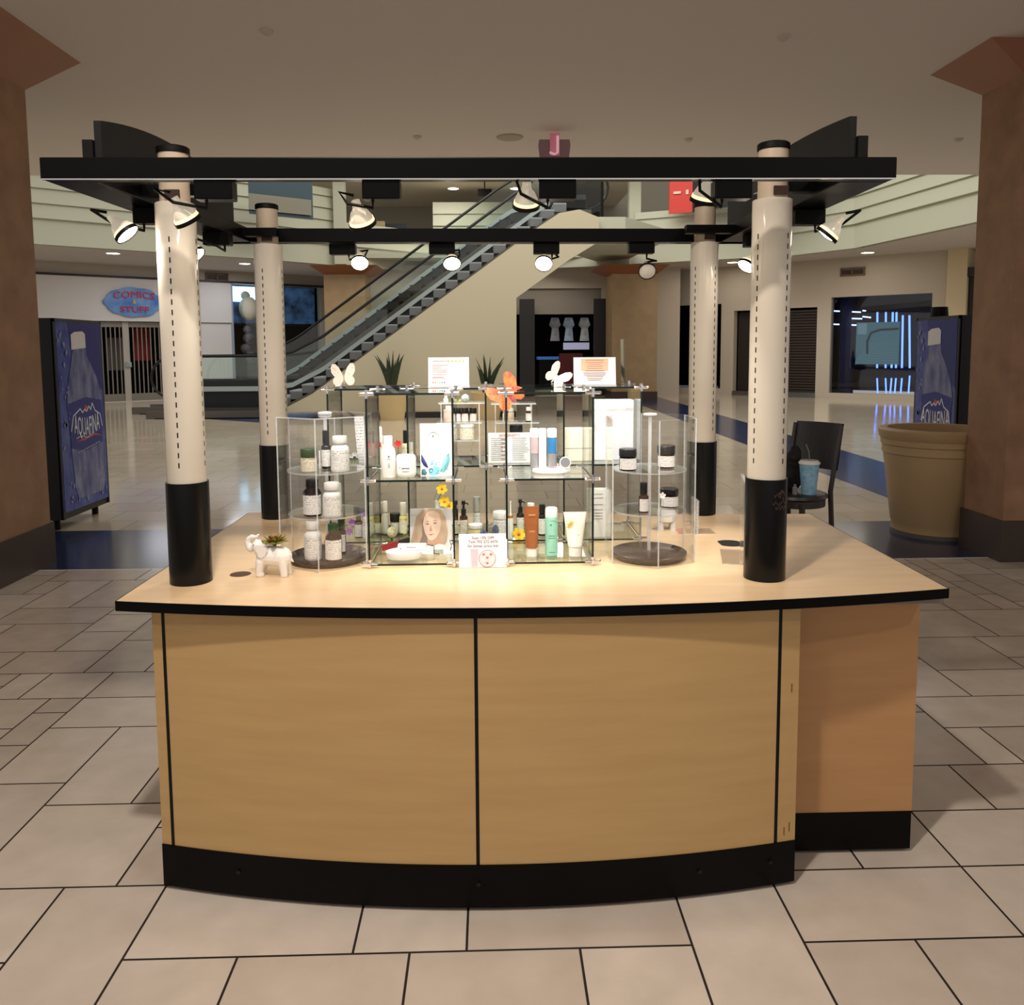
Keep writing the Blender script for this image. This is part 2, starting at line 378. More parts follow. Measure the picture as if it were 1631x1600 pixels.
# bulkhead of the upper floor: lapped siding, polygon in plan round the atrium
def lap(mb, a, b, z0, z1, first=.62, step=.36, mi=0):
    a = V((a.x, a.y, 0)); b = V((b.x, b.y, 0)); u = (b-a).normalized(); n = V((u.y, -u.x, 0))
    if n.dot(CAMP-a) < 0: n = -n
    prof = [(0, z0), (.0, z0+first)]; z = z0+first
    while z < z1-.05:
        zn = min(z+step, z1); prof += [(.09, z), (.02, zn)]; z = zn
    prof += [(-.2, z1), (-.2, z0)]
    vs = [a+n*o+V((0, 0, zz)) for o, zz in prof]+[b+n*o+V((0, 0, zz)) for o, zz in prof]; N = len(prof)
    mb.add(vs, [(i, i+1, N+i+1, N+i) for i in range(N-1)]+[tuple(range(N)), tuple(range(2*N-1, N-1, -1))], mi)
bp = [(20, 386), (413, 412), (541, 423), (690, 434), (945, 424), (1012, 420), (1259, 407), (1361, 395), (1640, 335)]
bw = [atz(x, y, ZF) for x, y in bp]
tops = [6.6, 6.5, None, 5.35, 5.45, 5.75, 5.9, 6.6]
bk = MB()
for i in range(8):
    if i == 2:
        zt = aty(640, 360, (bw[2].y+bw[3].y)/2).z; lap(bk, bw[2], bw[3], ZF, zt)
    else: lap(bk, bw[i], bw[i+1], ZF, tops[i])
for i, (px, w) in enumerate(((543, .34), (1010, .36))):
    p = atz(px, 421, ZF); bk.box(p.x-w/2, p.x+w/2, p.y-.12, p.y+.2, ZF, 7.2)
struct(bk.build('wall_bulkhead', siding, smooth=0))
# soffit between the bulkhead and the shop walls
so = MB(); zc = ZC
ring = [V((p.x, p.y, zc)) for p in bw]; far = [LWL.at(-7, zc, -.3), LWL.at(2.2, zc, -.3), LWL.at(6, zc, -.3), V((-3, 33, zc)), V((3, 33, zc)), V((6.2, 30, zc)), RWL.at(4.6, zc, -.3), RWL.at(7, zc, -.3), RWL.at(13, zc, -3)]
for i in range(8): so.add([ring[i], ring[i+1], far[i+1], far[i]], [(0, 1, 2, 3)])
struct(so.build('ceiling_soffit', mat('soffit_paint', (196, 188, 182), .85), smooth=0))
# upper floor beyond: back walls and ceiling
ub = MB().box(-14, 12, 34, 34.2, 4.3, 9); struct(ub.build('wall_upper', mat('upper_wall', (150, 146, 132), .8), smooth=0))
uc = MB().box(-8, 5.2, 24.5, 34, 7.35, 7.5); struct(uc.build('ceiling_upper', mat('upper_ceiling', (206, 192, 176), .9), smooth=0))
pa_ = aty(690, 372, 30); pb_ = aty(846, 372, 30)
fp_ = MB(); lap(fp_, V((pa_.x, 30, 0)), V((pb_.x+2, 30, 0)), 4.65, aty(760, 322, 30).z, .5, .42); struct(fp_.build('wall_upper_parapet', siding, smooth=0))
lf = MB().prism([(2.5, 19.45, 4.35), (2.5, 24.5, 4.35), (bw[4].x+.2, bw[4].y+.2, 4.35), (bw[5].x-.2, bw[5].y-.1, 4.35), (4.6, 21.5, 4.35), (3.2, 19.45, 4.35)], (0, 0, .3)); struct(lf.build('floor_landing', siding, smooth=0))
# ================================================================== COLUMNS
def column(name, label, x0, x1, y0, y1, z1, zc, cx0, cx1, cy0, cy1, st, basez=.31, plinth=True):
    t = T(name, label, 'column', ((x0+x1)/2, (y0+y1)/2, 0)); ox, oy = (x0+x1)/2, (y0+y1)/2
    MB().box(x0-ox, x1-ox, y0-oy, y1-oy, 0, z1+.02).build('shaft', st, t, smooth=0)
    if plinth:
        MB().box(x0-ox-.02, x1-ox+.02, y0-oy-.02, y1-oy+.02, 0, basez).build('plinth', mat('plinth_dark', (58, 44, 38), .35), t, smooth=0)
    b = [(x0-ox, y0-oy), (x1-ox, y0-oy), (x1-ox, y1-oy), (x0-ox, y1-oy)]; c = [(cx0-ox, cy0-oy), (cx1-ox, cy0-oy), (cx1-ox, cy1-oy), (cx0-ox, cy1-oy)]
    M = MB(); vs = [(p[0], p[1], z1) for p in b]+[(p[0], p[1], zc) for p in c]
    M.add(vs, [(0, 1, 5, 4), (1, 2, 6, 5), (2, 3, 7, 6), (3, 0, 4, 7), (3, 2, 1, 0), (4, 5, 6, 7)])
    M.build('capital', copper, t, smooth=0)
    return t
column('stone_column', 'big brown stone column with copper capital, beside the vending machine at the left edge', -4.3, -3.36, 5.3, 6.25, 3.5, 3.749, -4.7, -3.03, 5.0, 6.42, stone)
column('stone_column', 'big brown stone column with copper capital, behind the round planter', 3.8, 4.8, 5.9, 6.4, 3.52, 3.749, 3.52, 5.2, 5.85, 6.65, stone)
p = aty(975, 500, 25.2); q = aty(1047, 500, 25.2)
column('stone_column', 'tan stone column with flared copper capital between two shop fronts, beyond the glass cubes', p.x, q.x, 25.2, 26.5, aty(1000, 436, 25.2).z, aty(1000, 424, 25.2).z, p.x-.45, q.x+.25, 24.6, 26.9, stone_far, .25)
p = aty(517, 500, 25); q = aty(582, 500, 25)
column('stone_column', 'tan stone column with flared copper capital standing behind the escalator', p.x, q.x, 25, 26.2, aty(550, 437, 25).z, aty(550, 425, 25).z, p.x-.3, q.x+.45, 24.4, 26.6, stone_far, .25)

# ================================================================== ESCALATORS
SL = (4.477-.63)/(1.196+4.142)          # rise per metre of run
def strg(x):                             # top of the side stringer
    pts = [(-8.4, .16), (-5.6, .16), (-4.9, .25), (-4.142, .63), (1.196, 4.477), (1.636, 4.74), (2.1, 4.8), (2.6, 4.8)]
    for (a, za), (b, zb) in zip(pts, pts[1:]):
        if x <= b: return za+(zb-za)*(x-a)/(b-a)
    return 4.8
def escalator(label, y0, dx, mats, xs=-8.1, newel_glass=True):
    t = T('escalator', label, 'escalator', (dx, y0, 0))
    X = [xs+.1*i for i in range(int((2.5-xs)/.1)+1)]
    W = 1.05
    # stringers (skirt along each side)
    for yy in (0, W+.08):
        M = MB(); lo = [(x, yy, max(strg(x)-.55, 0)) for x in X]; hi = [(x, yy, strg(x)+.02) for x in X]
        for i in range(len(X)-1):
            M.add([lo[i], lo[i+1], hi[i+1], hi[i], V(lo[i])+V((0, .08, 0)), V(lo[i+1])+V((0, .08, 0)), V(hi[i+1])+V((0, .08, 0)), V(hi[i])+V((0, .08, 0))], [(0, 1, 2, 3), (7, 6, 5, 4), (3, 2, 6, 7), (0, 4, 5, 1)])
        M.build('stringer', mat('stringer_steel', (96, 92, 86), .35, .6), t, smooth=0)
    # steps, each a tread with its own riser
    x = -5.3
    n = 0
    while x < 1.75:
        zt = strg(x+.14)+.24; st = MB()
        st.box(x, x+.285, .08, W+.08, zt-.205, zt-.03, 0); st.box(x-.012, x+.285, .08, W+.08, zt-.03, zt, 1)
        st.build('step', [mats[0], mats[1]], t, smooth=0); x += .285; n += 1
    # balustrades: deck strip, glass, handrail
    for k, yy in enumerate((W+.1,)):
        Xg = [q for q in X if q >= -7.4]
        g = MB()
        for a, b in zip(Xg, Xg[1:]):
            g.frame((a, yy, strg(a)+.3), V((b-a, 0, strg(b)-strg(a))), V((0, .012, 0)), V((0, 0, .98)))
        g.build('balustrade_glass', glassg, t, smooth=0)
        d = MB()
        for a, b in zip(Xg, Xg[1:]): d.frame((a, yy-.1, strg(a)+.43), V((b-a, 0, strg(b)-strg(a))), V((0, .2, 0)), V((0, 0, .12)))
        d.build('deck_strip', mat('deck_steel', (176, 190, 190), .28, .75), t, smooth=0)
        d = MB()
        for a, b in zip(Xg, Xg[1:]): d.frame((a, yy-.01, max(strg(a)-.4, 0)), V((b-a, 0, strg(b)-strg(a))), V((0, .05, 0)), V((0, 0, .85)))
        d.build('inner_skirt', mat('skirt_dark', (44, 48, 50), .4, .5), t, smooth=0)
        zl = strg(-7.4); c = V((-7.4, yy, zl+.72)); path = []
        for i in range(13):
            a = -math.pi/2-math.pi*i/12; path.append(c+V((math.cos(a)*.58*1.1, 0, math.sin(a)*.58)))
        path += [V((q, yy, strg(q)+1.3)) for q in Xg[1:]]
        xe = Xg[-1]; ze = strg(xe)+.75
        for i in range(1, 13):
            a = math.pi/2-math.pi*i/12; path.append(V((xe+.55*math.cos(a), yy, ze+.55*math.sin(a))))
        MB().tube(path, .036, 8).build('handrail', rubber, t)
    MB().box(-7.9, -5.3, 0, W+.18, .0, .02).build('landing_plate', mat('landing_plate', (70, 70, 72), .3, .7), t, smooth=0)
    return t
tread = mat('step_tread', (150, 153, 158), .45, .2); riser = mat('step_riser', (30, 31, 33), .5, .3); riser2 = mat('step_riser_grey', (104, 108, 114), .45, .2)
escalator('near escalator with grey steps climbing right above the plain cream side wall', 19.45, 0, (riser2, tread))
escalator('far escalator with dark steps running up behind the near one', 20.95, -.97, (riser, riser))
sw = MB(); poly = [(-5.0, 0), (-4.85, .22), (-4.142, .58), (1.196, 4.42), (1.636, 4.7), (2.1, 4.78), (2.55, 4.6), (2.55, 4.05), (1.855, 3.639), (.63, 2.772), (.62, 0)]
sw.prism([(x, 19.2, z) for x, z in poly], (0, .22, 0)); struct(sw.build('wall_escalator', plast, smooth=0))
sk = MB().box(-5.0, .61, 19.17, 19.2, 0, .14); struct(sk.build('base_shadow_escalator', mat('base_shadow_dark', (34, 32, 30), .5), smooth=0))  # solid dark strip drawing the shadow line along the wall foot
# glass guard rail on the upper landing
t = T('glass_guard_rail', 'grey glass guard rail on the upper landing at the top of the escalator', 'railing', (2.2, 20.4, 4.65))
MB().frame((-.7, 0, .0), (1.15, -.9, 0), (0, .015, 0), (0, 0, 1.1)).build('rail_glass', pane('grey_glass', (.45, .48, .48)), t, smooth=0)
MB().tube([(-.7, 0, 1.12), (.45, -.9, 1.12)], .03).build('top_rail', blackm, t)
MB().box(.43, .49, -.93, -.87, -.3, 1.12).build('end_post', blackm, t, smooth=0)
# upper floor details
def upper_box(name, label, cat, px0, py0, px1, py1, y, m, dep=.15, extra=None):
    a = aty(px0, py1, y); a.z = 4.65; b = aty(px1, py0, y); o = MB().box(0, b.x-a.x, 0, dep, 0, b.z-a.z).build(name, m, None, (a.x, y, a.z), smooth=0); tag(o, label, cat); return o
t = aty(400, 336, 22.4); t2 = aty(486, 290, 22.4)
win = MB().frame((t.x, 22.2, t.z-.1), (t2.x-t.x, 1.05, 0), (0, .06, 0), (0, 0, t2.z-t.z+.3)); w = win.build('window_1', mat('upper_window', (60, 78, 88), .1), smooth=0); struct(w)
bl = MB(); nb = 9
for i in range(nb):
    z = t.z+(t2.z-t.z)*.55*i/nb; bl.frame((t.x+(t2.x-t.x)*.02, 22.15, z), ((t2.x-t.x)*.97, 1.02, 0), (0, -.03, 0), (0, 0, .05))
tag(bl.build('window_blind', mat('blind_grey', (120, 116, 104), .5), smooth=0), 'lowered slatted blind over the upper floor window at top left, behind the canopy frame', 'blind')
d1 = upper_box('upper_door', 'beige doorway on the upper floor behind the glass rail', 'door', 592, 352, 612, 312, 29, mat('door_beige', (190, 172, 136), .6))
d2 = upper_box('shop_screen', 'dark shop screen on the upper floor beside the beige doorway', 'screen', 613, 356, 648, 312, 28.8, mat('screen_dark', (30, 36, 48), .2))
d3 = upper_box('shop_screen', 'blue-grey glass screen on the upper floor left of the pale parapet', 'screen', 648, 364, 690, 312, 28.6, mat('screen_blue', (58, 78, 92), .15))
t = T('hanging_sign', 'small dark sign hung from the upper floor ceiling above the escalator', 'sign', aty(772, 308, 29)); MB().box(-.24, .24, 0, .08, -.1, .16).build('sign_plate', blackm, t, smooth=0)
MB().cyl((0, .04, .16), (0, .04, 1.3), .02).build('hanger', blackm, t)
red = mat('sign_red', (206, 52, 44), .5)
t = T('upper_shop_front', 'red and black shop front on the upper floor right of the escalator top', 'shop front', aty(1066, 340, 24.6))
a = aty(1066, 339, 24.6); b = aty(1100, 284, 24.6); c = aty(1215, 284, 22.5)
MB().frame((0, 0, 0), (b.x-a.x, -.25, 0), (0, .08, 0), (0, 0, b.z-a.z+.2)).build('red_panel', red, t, smooth=0)
MB().frame((b.x-a.x, -.25, .0), (c.x-b.x+.4, -2.2, 0), (0, .08, 0), (0, 0, b.z-a.z+.2)).build('dark_panel', mat('panel_black', (26, 27, 32), .4), t, smooth=0)
MB().frame((.1, -.06, .55), (.2, -.08, 0), (0, -.02, 0), (0, 0, .07)).build('pale_mark', mat('pale_ink', (230, 200, 190), .5), t, smooth=0)
MB().frame((.44, -.19, .52), (.07, -.028, 0), (0, -.02, 0), (0, 0, .13)).build('pale_mark', mat('pale_ink', (230, 200, 190), .5), t, smooth=0)

struct(MB().box(-8, 5.2, 26.6, 34, 4.5, 4.65).build('floor_upper', siding, smooth=0))
# ---- recessed downlights, air vents, small ceiling fittings
lampm = mat('downlight_glow', (255, 246, 226), .4, emit=9)
trimm = mat('downlight_trim', (226, 222, 214), .5)
def downlight(p, r, where):
    t = T('downlight', 'round recessed downlight '+where, 'downlight', p, group=None)
    MB().lathe([(0, -.01), (r, -.01)], n=20).build('lens', lampm, t, smooth=0)
    MB().lathe([(r, -.012), (r*1.2, -.012), (r*1.2, 0), (r, 0)], n=20).build('trim_ring', trimm, t, smooth=0)
downlight(atz(180, 403, ZC-.002), .17, 'in the soffit above the cloud-shaped shop sign')
downlight(atz(390, 419.5, ZC-.002), .16, 'in the soffit beside the rear left canopy post')
downlight(atz(1382, 402, ZC-.002), .17, 'in the soffit above the shop with blue neon strips')
downlight(atz(1167, 417.5, ZC-.002), .16, 'in the soffit between the two right canopy posts')
downlight(atz(722, 300, 7.348), .19, 'in the upper floor ceiling, left of the small hanging sign')
downlight(atz(821, 300, 7.348), .19, 'in the upper floor ceiling, right of the small hanging sign')
def vent(px0, py0, px1, py1, W, label):
    r = W.rect(px0, py0, px1, py1, .02); p = W.at(r[0], r[2], .02)
    t = T('air_vent', label, 'vent', p)
    loc = Wall((0, 0), (1, 0)); loc.A = V((0, 0, 0)); loc.u = W.u; loc.n = W.n
    M = MB(); w = r[1]-r[0]; h = r[3]-r[2]
    for a in ((0, w, 0, .04), (0, w, h-.04, h), (0, .04, 0, h), (w-.04, w, 0, h), (w/2-.02, w/2+.02, 0, h)): loc.box(M, a[0], a[1], a[2], a[3], 0, .04)
    M.build('frame', mat('vent_brown', (104, 84, 66), .5), t, smooth=0)
    S = MB()
    for i in range(7): loc.box(S, .04, w-.04, .05+(h-.1)*i/7, .05+(h-.1)*(i+.45)/7, 0, .03)
    S.build('louvres', mat('vent_dark', (60, 48, 40), .6), t, smooth=0)
vent(1339, 426, 1378, 439, RWL, 'brown air vent high on the wall above the neon-lit shop')
vent(327, 435, 363, 447, LWL, 'brown air vent above the white sign band, right of the front left post')
for px, py, k in ((425, 49, 'nearer the left column'), (1248, 58, 'nearer the right column'), (665, 217, 'left of the round ceiling grille'), (1097, 221, 'right of the hanging exit sign'), (1527, 221, 'beside the right column')):
    o = MB().lathe([(.045, 0), (.045, -.012), (.02, -.03), (0, -.03)], n=14).build('ceiling_sprinkler', mat('sprinkler', (206, 196, 188), .6), None, atz(px, py, 3.75))
    tag(o, 'small round sprinkler in the ceiling '+k, 'sprinkler')
o = MB().lathe([(.14, 0), (.13, -.012), (.05, -.018), (0, -.018)], n=24).build('ceiling_grille', mat('grille_grey', (176, 162, 148), .6), None, atz(812, 218, 3.75)); tag(o, 'round grille flat on the ceiling left of the hanging exit sign', 'ceiling grille')
# hanging exit sign
p = atz(883, 209, 3.75); t = T('exit_sign', 'mauve hanging exit sign with a glowing pink bar under the ceiling', 'exit sign', p)
pl = aty(883, 222, p.y); h = 3.75-pl.z
zb = aty(883, 252, p.y).z-3.75
M = MB().prism([(-.15, 0, -h), (.15, 0, -h), (.16, 0, -h-.05), (.145, 0, zb), (-.145, 0, zb), (-.16, 0, -h-.05)], (0, .03, 0)); M.build('sign_plate', mat('mauve_plate', (158, 126, 136), .4), t, smooth=0)
M = MB().box(-.045, .05, -.02, .01, zb*.9, -.02); M.build('pink_bar', mat('pink_glow', (214, 128, 146), .4, emit=.15), t, smooth=0)
M = MB().tube([(.03, -.03, -.05), (.03, -.03, zb*.8), (0, -.03, zb*.88), (-.05, -.03, zb*.8)], .012); M.build('pale_stroke', mat('pale_pink', (240, 200, 206), .5, emit=.3), t)

# ================================================================== SHOP FRONTS
# rolling grille of the left shop
t = T('security_gate', 'closed metal bar gate of the shop under the cloud-shaped sign', 'gate', LWL.at(oG[0], 0, -.1)); loc = Wall((0, 0), (1, 0)); loc.A = V((0, 0, 0)); loc.u = LWL.u; loc.n = LWL.n
gw = oG[1]-oG[0]; gh = oG[3]-.02; bar = mat('gate_steel', (140, 132, 122), .4, .6)
M = MB(); k = int(gw/.13)
for i in range(k):
    a = i*gw/k; loc.box(M, a, a+.035, .25, gh-.1, 0, .03)
M.build('bars', bar, t, smooth=0)
for za_, zb_ in ((0, .25), (gh-.16, gh)):
    M = MB(); loc.box(M, 0, gw, za_, zb_, 0, .05); M.build('rail', bar, t, smooth=0)
s = LWL.uz(202, 570)[0]-oG[0]
M = MB(); loc.box(M, s-.09, s+.09, 0, gh, .03, .09); M.build('centre_post', mat('gate_post', (176, 168, 156), .45, .3), t, smooth=0)
M = MB(); loc.box(M, s-.05, s+.12, 1.1, 1.25, .09, .16); M.build('lock', chrome, t, smooth=0)
# dark shapes hanging inside that shop
for i, (px, py, c, l) in enumerate(((225, 545, (150, 40, 40), 'red garment hanging behind the bars of the gate'), (182, 560, (110, 104, 100), 'grey garment hanging behind the bars of the gate'))):
    a = LWL.uz(px, py, -1); o = MB(); loc.box(o, -.25, .25, -.6, .45, 0, .12); ob = o.build('hanging_garment', mat('cloth_%d' % i, c, .8), None, LWL.at(a[0], a[1], -1), smooth=0); tag(ob, l, 'garment')
# cloud sign
cx_, cz_ = LWL.uz(213, 481, .14); sc_ = 1/pxm(LWL.at(cx_, cz_)); t = T('shop_sign', 'blue cloud-shaped shop sign with red letters on the white sign band', 'shop sign', LWL.at(cx_, cz_, .14))
def cloud(rad, off, n=90):
    pts = []
    for i in range(n):
        a = 2*math.pi*i/n; bump = 1+.07*abs(math.sin(a*4.5))
        x = 38*rad*math.cos(a)*bump; z = (22 if abs(math.cos(a)) < .75 else 20)*rad*math.sin(a)*bump
        pts.append(loc.at(x*sc_*1.12, z*sc_, off))
    return pts
MB().prism(cloud(1, 0), LWL.n*.06).build('cloud_board', mat('sign_blue', (28, 104, 190), .4, noise=.3, nscale=2, rgb2=(130, 165, 205)), t, smooth=0)
redink = mat('sign_red_letters', (206, 36, 40), .45)
def arch(k): return lambda x, y: (x, y-k*x*x)
M = MB(); o0 = loc.at(0, 11*sc_, .065); M.text('COMICS', 15*sc_, o0, ux=LWL.u*(1 if LWL.u.x > 0 else -1), depth=.03, wide=1.12, warp=arch(.12)); M.text('STUFF', 13*sc_, loc.at(0, -12*sc_, .065), ux=LWL.u, depth=.03, wide=1.25); M.build('lettering', redink, t, smooth=0)
M = MB(); M.text('&', 9*sc_, loc.at(0, 0, .065), ux=LWL.u, depth=.03); M.build('ampersand', mat('sign_yellow', (226, 206, 90), .5), t, smooth=0)
# comic shop window: lit upper display, dark lower display
t = T('shop_display', 'blue-lit display of posters in the upper shop window behind the escalator', 'display', LWL.at(oC[0], 0, -.5))
zs = LWL.uz(440, 515)[1]; cw_ = oC[1]-oC[0]
M = MB(); loc.box(M, 0, cw_, zs, oC[3], 0, .04); M.build('poster_wall', mat('poster_collage', (70, 110, 160), .5, emit=.25, noise=.9, nscale=3.2, rgb2=(18, 22, 34)), t, smooth=0)
M = MB(); loc.box(M, .1, 1.2, zs+.75, oC[3]-.05, .05, .07); M.build('light_panel', mat('blue_white_glow', (190, 225, 255), .5, emit=2.2), t, smooth=0)
M = MB(); loc.box(M, 0, cw_, zs-.08, zs, 0, .3); M.build('shelf', blackm, t, smooth=0)
a = LWL.uz(396, 488, -.2); o = MB().ball((0, 0, 0), .34, sc=(1, 1, 1.25)); o.ball((-.1, 0, .45), .16); tag(o.build('plush_toy', mat('cream_plush', (214, 208, 186), .8), None, LWL.at(a[0], zs+.5, -.2)), 'round cream toy standing in the lit shop window', 'toy')
a = LWL.uz(394, 548, -.2); o = MB()
for i, (dx, dz, r) in enumerate(((0, .5, .14), (.05, .2, .2), (-.08, -.15, .17), (.1, -.45, .2))): o.ball(loc.at(dx, dz), r)
tag(o.build('window_figure', mat('grey_figure', (96, 96, 104), .6), None, LWL.at(a[0], a[1], -.2)), 'grey figure in the dark lower shop window behind the left posts', 'figurine')
f = MB(); LWL.box(f, oC[0]-.02, oC[0]+.06, oC[2], oC[3], -.1, .1); LWL.box(f, oC[0], oC[1], oC[2], oC[3], -.06, -.04, 1); struct(f.build('window_2', [mat('window_frame_grey', (150, 162, 176), .4), glass], smooth=0))
# right window, door recess, grille, neon shop
f = MB(); RWL.box(f, oW[0], oW[1], oW[2], oW[3], -.12, -.1); struct(f.build('window_3', pane('dark_glass', (.35, .36, .4)), smooth=0))
a = RWL.uz(1082, 570, -.6); o = MB()
Rr = random.Random(5)
for i in range(14): o.ball((Rr.uniform(-.5, .5), Rr.uniform(-.1, .1), Rr.uniform(-.5, .5)), Rr.uniform(.05, .13), 8)
tag(o.build('window_display', mat('grey_display', (112, 112, 122), .5, noise=.6, nscale=8), None, RWL.at(a[0], a[1], -.6)), 'grey clustered display in the dark shop window between column and post', 'display')
f = MB(); RWL.box(f, oD[0]+.05, oD[1]-.05, 0, oD[3]-.05, -.3, -.24); struct(f.build('door_1', mat('door_dark', (34, 27, 22), .5), smooth=0))
f = MB(); RWL.box(f, oD[0], oR[1], 0.001, .14, -.1, .05); struct(f.build('baseboard_right', steel, smooth=0))
t = T('roller_shutter', 'dark perforated roller shutter closing the doorway beside the front right post', 'shutter', RWL.at(oR[0], 0, -.12)); lr = Wall((0, 0), (1, 0)); lr.A = V((0, 0, 0)); lr.u = RWL.u; lr.n = RWL.n
M = MB(); rwid = oR[1]-oR[0]
for i in range(30): z = .15+(oR[3]-.2)*i/30; lr.box(M, 0, rwid, z, z+(oR[3]-.2)/30*.75, 0, .03)
M.build('slats', mat('shutter_brown', (48, 38, 32), .45), t, smooth=0)
M = MB(); lr.box(M, 0, rwid, 0, .15, 0, .05); M.build('bottom_rail', steel, t, smooth=0)
f = MB(); RWL.box(f, oN[0], oN[1], oN[2], oN[3], -.12, -.1); struct(f.build('window_4', pane('neon_shop_glass', (.8, .82, .86)), smooth=0))
neon = mat('blue_neon', (90, 130, 255), .4, emit=3.5); neonw = mat('white_neon', (170, 190, 255), .4, emit=4)
def strip(px0, py0, px1, py1, off, label, m_, th=.022):
    a = RWL.uz(px0, py0, off); b = RWL.uz(px1, py1, off); A = RWL.at(a[0], a[1], off); B = RWL.at(b[0], b[1], off); Mid = (A+B)/2
    o = MB().tube([A-Mid, B-Mid], th, 8).build('neon_strip', m_, None, Mid); tag(o, label, 'neon strip')
for q in (((1325, 495, 1371, 497), 'long upper horizontal neon strip at left of the dark shop window'), ((1324, 516, 1372, 518), 'long lower horizontal neon strip beside the screen in the shop window'),
          ((1356, 507, 1373, 507.5), 'short horizontal neon strip below the long upper one'), ((1374, 504, 1387, 505.5), 'short tilted neon strip above the screen corner'), ((1374, 494.5, 1379, 495), 'tiny neon dash at the top of the shop window')):
    strip(*q[0], -1.2, q[1], neonw, .02)
for x0, x1, lb in ((1397.5, 1397, 'first'), (1411, 1410.5, 'second'), (1422, 1420, 'third'), (1428, 1427, 'fourth'), (1438, 1436.5, 'fifth'), (1448.5, 1449, 'sixth')):
    strip(x0, 497 if lb not in ('fifth', 'sixth') else 502, x1, 586, -1.6, 'tall vertical neon strip, %s counted from the left in the dark shop' % lb, neon, .03)
    strip(x1, 602 if lb != 'sixth' else 598, x1+(1 if lb in ('first', 'second') else -2), 626, -1.6, 'low vertical neon strip near the shop floor, %s from the left' % lb, neon, .024)
a = RWL.rect(1364, 513, 1433, 580, -.5)
t = T('shop_screen', 'pale teal square screen hanging in front of the blue neon strips', 'screen', RWL.at(a[0], a[2], -.5)); sw_ = a[1]-a[0]; sh_ = a[3]-a[2]
M = MB(); lr.box(M, 0, sw_, 0, sh_, 0, .05); M.build('panel', mat('teal_screen', (84, 128, 140), .4, emit=.28), t, smooth=0)
M = MB(); lr.box(M, .05, sw_*.25, sh_*.72, sh_*.98, .05, .055); M.build('pale_patch', mat('teal_pale', (124, 160, 170), .4, emit=.3), t, smooth=0)
M = MB(); M.tube([lr.at(sw_*.28, sh_*.25, .06), lr.at(sw_*.27, sh_*.55, .06), lr.at(sw_*.35, sh_*.75, .06), lr.at(sw_*.55, sh_*.82, .06), lr.at(sw_*.98, sh_*.84, .06)], .03); M.build('curved_line', mat('teal_dark', (46, 74, 84), .5), t)
M = MB()
for i in range(9): M.tube([lr.at(sw_*(.05+.02*i), sh_*(.05+.055*i), .055), lr.at(sw_*.5, sh_*(.01+.06*i), .055), lr.at(sw_*.96, sh_*(.04+.06*i), .055)], .008, 5)
M.build('ripple_lines', mat('teal_ripple', (110, 152, 160), .4, emit=.25), t)
# inside the centre shop
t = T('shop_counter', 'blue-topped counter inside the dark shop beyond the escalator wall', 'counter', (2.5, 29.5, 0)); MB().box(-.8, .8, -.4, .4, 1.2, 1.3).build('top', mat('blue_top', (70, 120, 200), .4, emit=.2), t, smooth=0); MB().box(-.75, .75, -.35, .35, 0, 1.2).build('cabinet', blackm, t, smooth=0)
for px, c, lb in ((884, (170, 168, 176), 'grey and white garment hanging at left in the dark centre shop'), (906, (190, 205, 225), 'long pale blue garment hanging in the middle of the dark centre shop'), (931, (205, 205, 205), 'black and white garment hanging at right in the dark centre shop')):
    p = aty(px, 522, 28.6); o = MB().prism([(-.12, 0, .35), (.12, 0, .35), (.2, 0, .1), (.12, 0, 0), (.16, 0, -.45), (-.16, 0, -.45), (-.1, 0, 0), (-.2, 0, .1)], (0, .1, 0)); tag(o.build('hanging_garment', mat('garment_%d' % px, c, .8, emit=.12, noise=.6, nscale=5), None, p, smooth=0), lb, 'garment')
p = aty(918, 551, 28.5); o = MB().box(-.45, .45, 0, .1, -.12, .12); tag(o.build('lit_sign', mat('lit_sign', (170, 170, 200), .5, emit=.35), None, p, smooth=0), 'pale lit sign above the blue counter inside the centre shop', 'sign')
p = aty(905, 585, 28.3); o = MB().box(-.3, .5, 0, .3, -1.3, .12); tag(o.build('red_rack', mat('dark_red', (92, 18, 22), .6), None, (p.x, p.y, 1.3), smooth=0), 'dark red display rack on the floor of the centre shop', 'rack')
for px, lb in ((836, 'left'), (951, 'right')):
    p = aty(px, 560, 27.9); o = MB().box(-.2, .3 if lb == 'left' else .2, 0, .06, 0, 3.2); tag(o.build('folded_gate', mat('gate_dark', (52, 50, 52), .4, .4), None, (p.x, 27.25, .02), smooth=0), 'dark folded gate panel at the %s of the centre shop opening' % lb, 'gate')

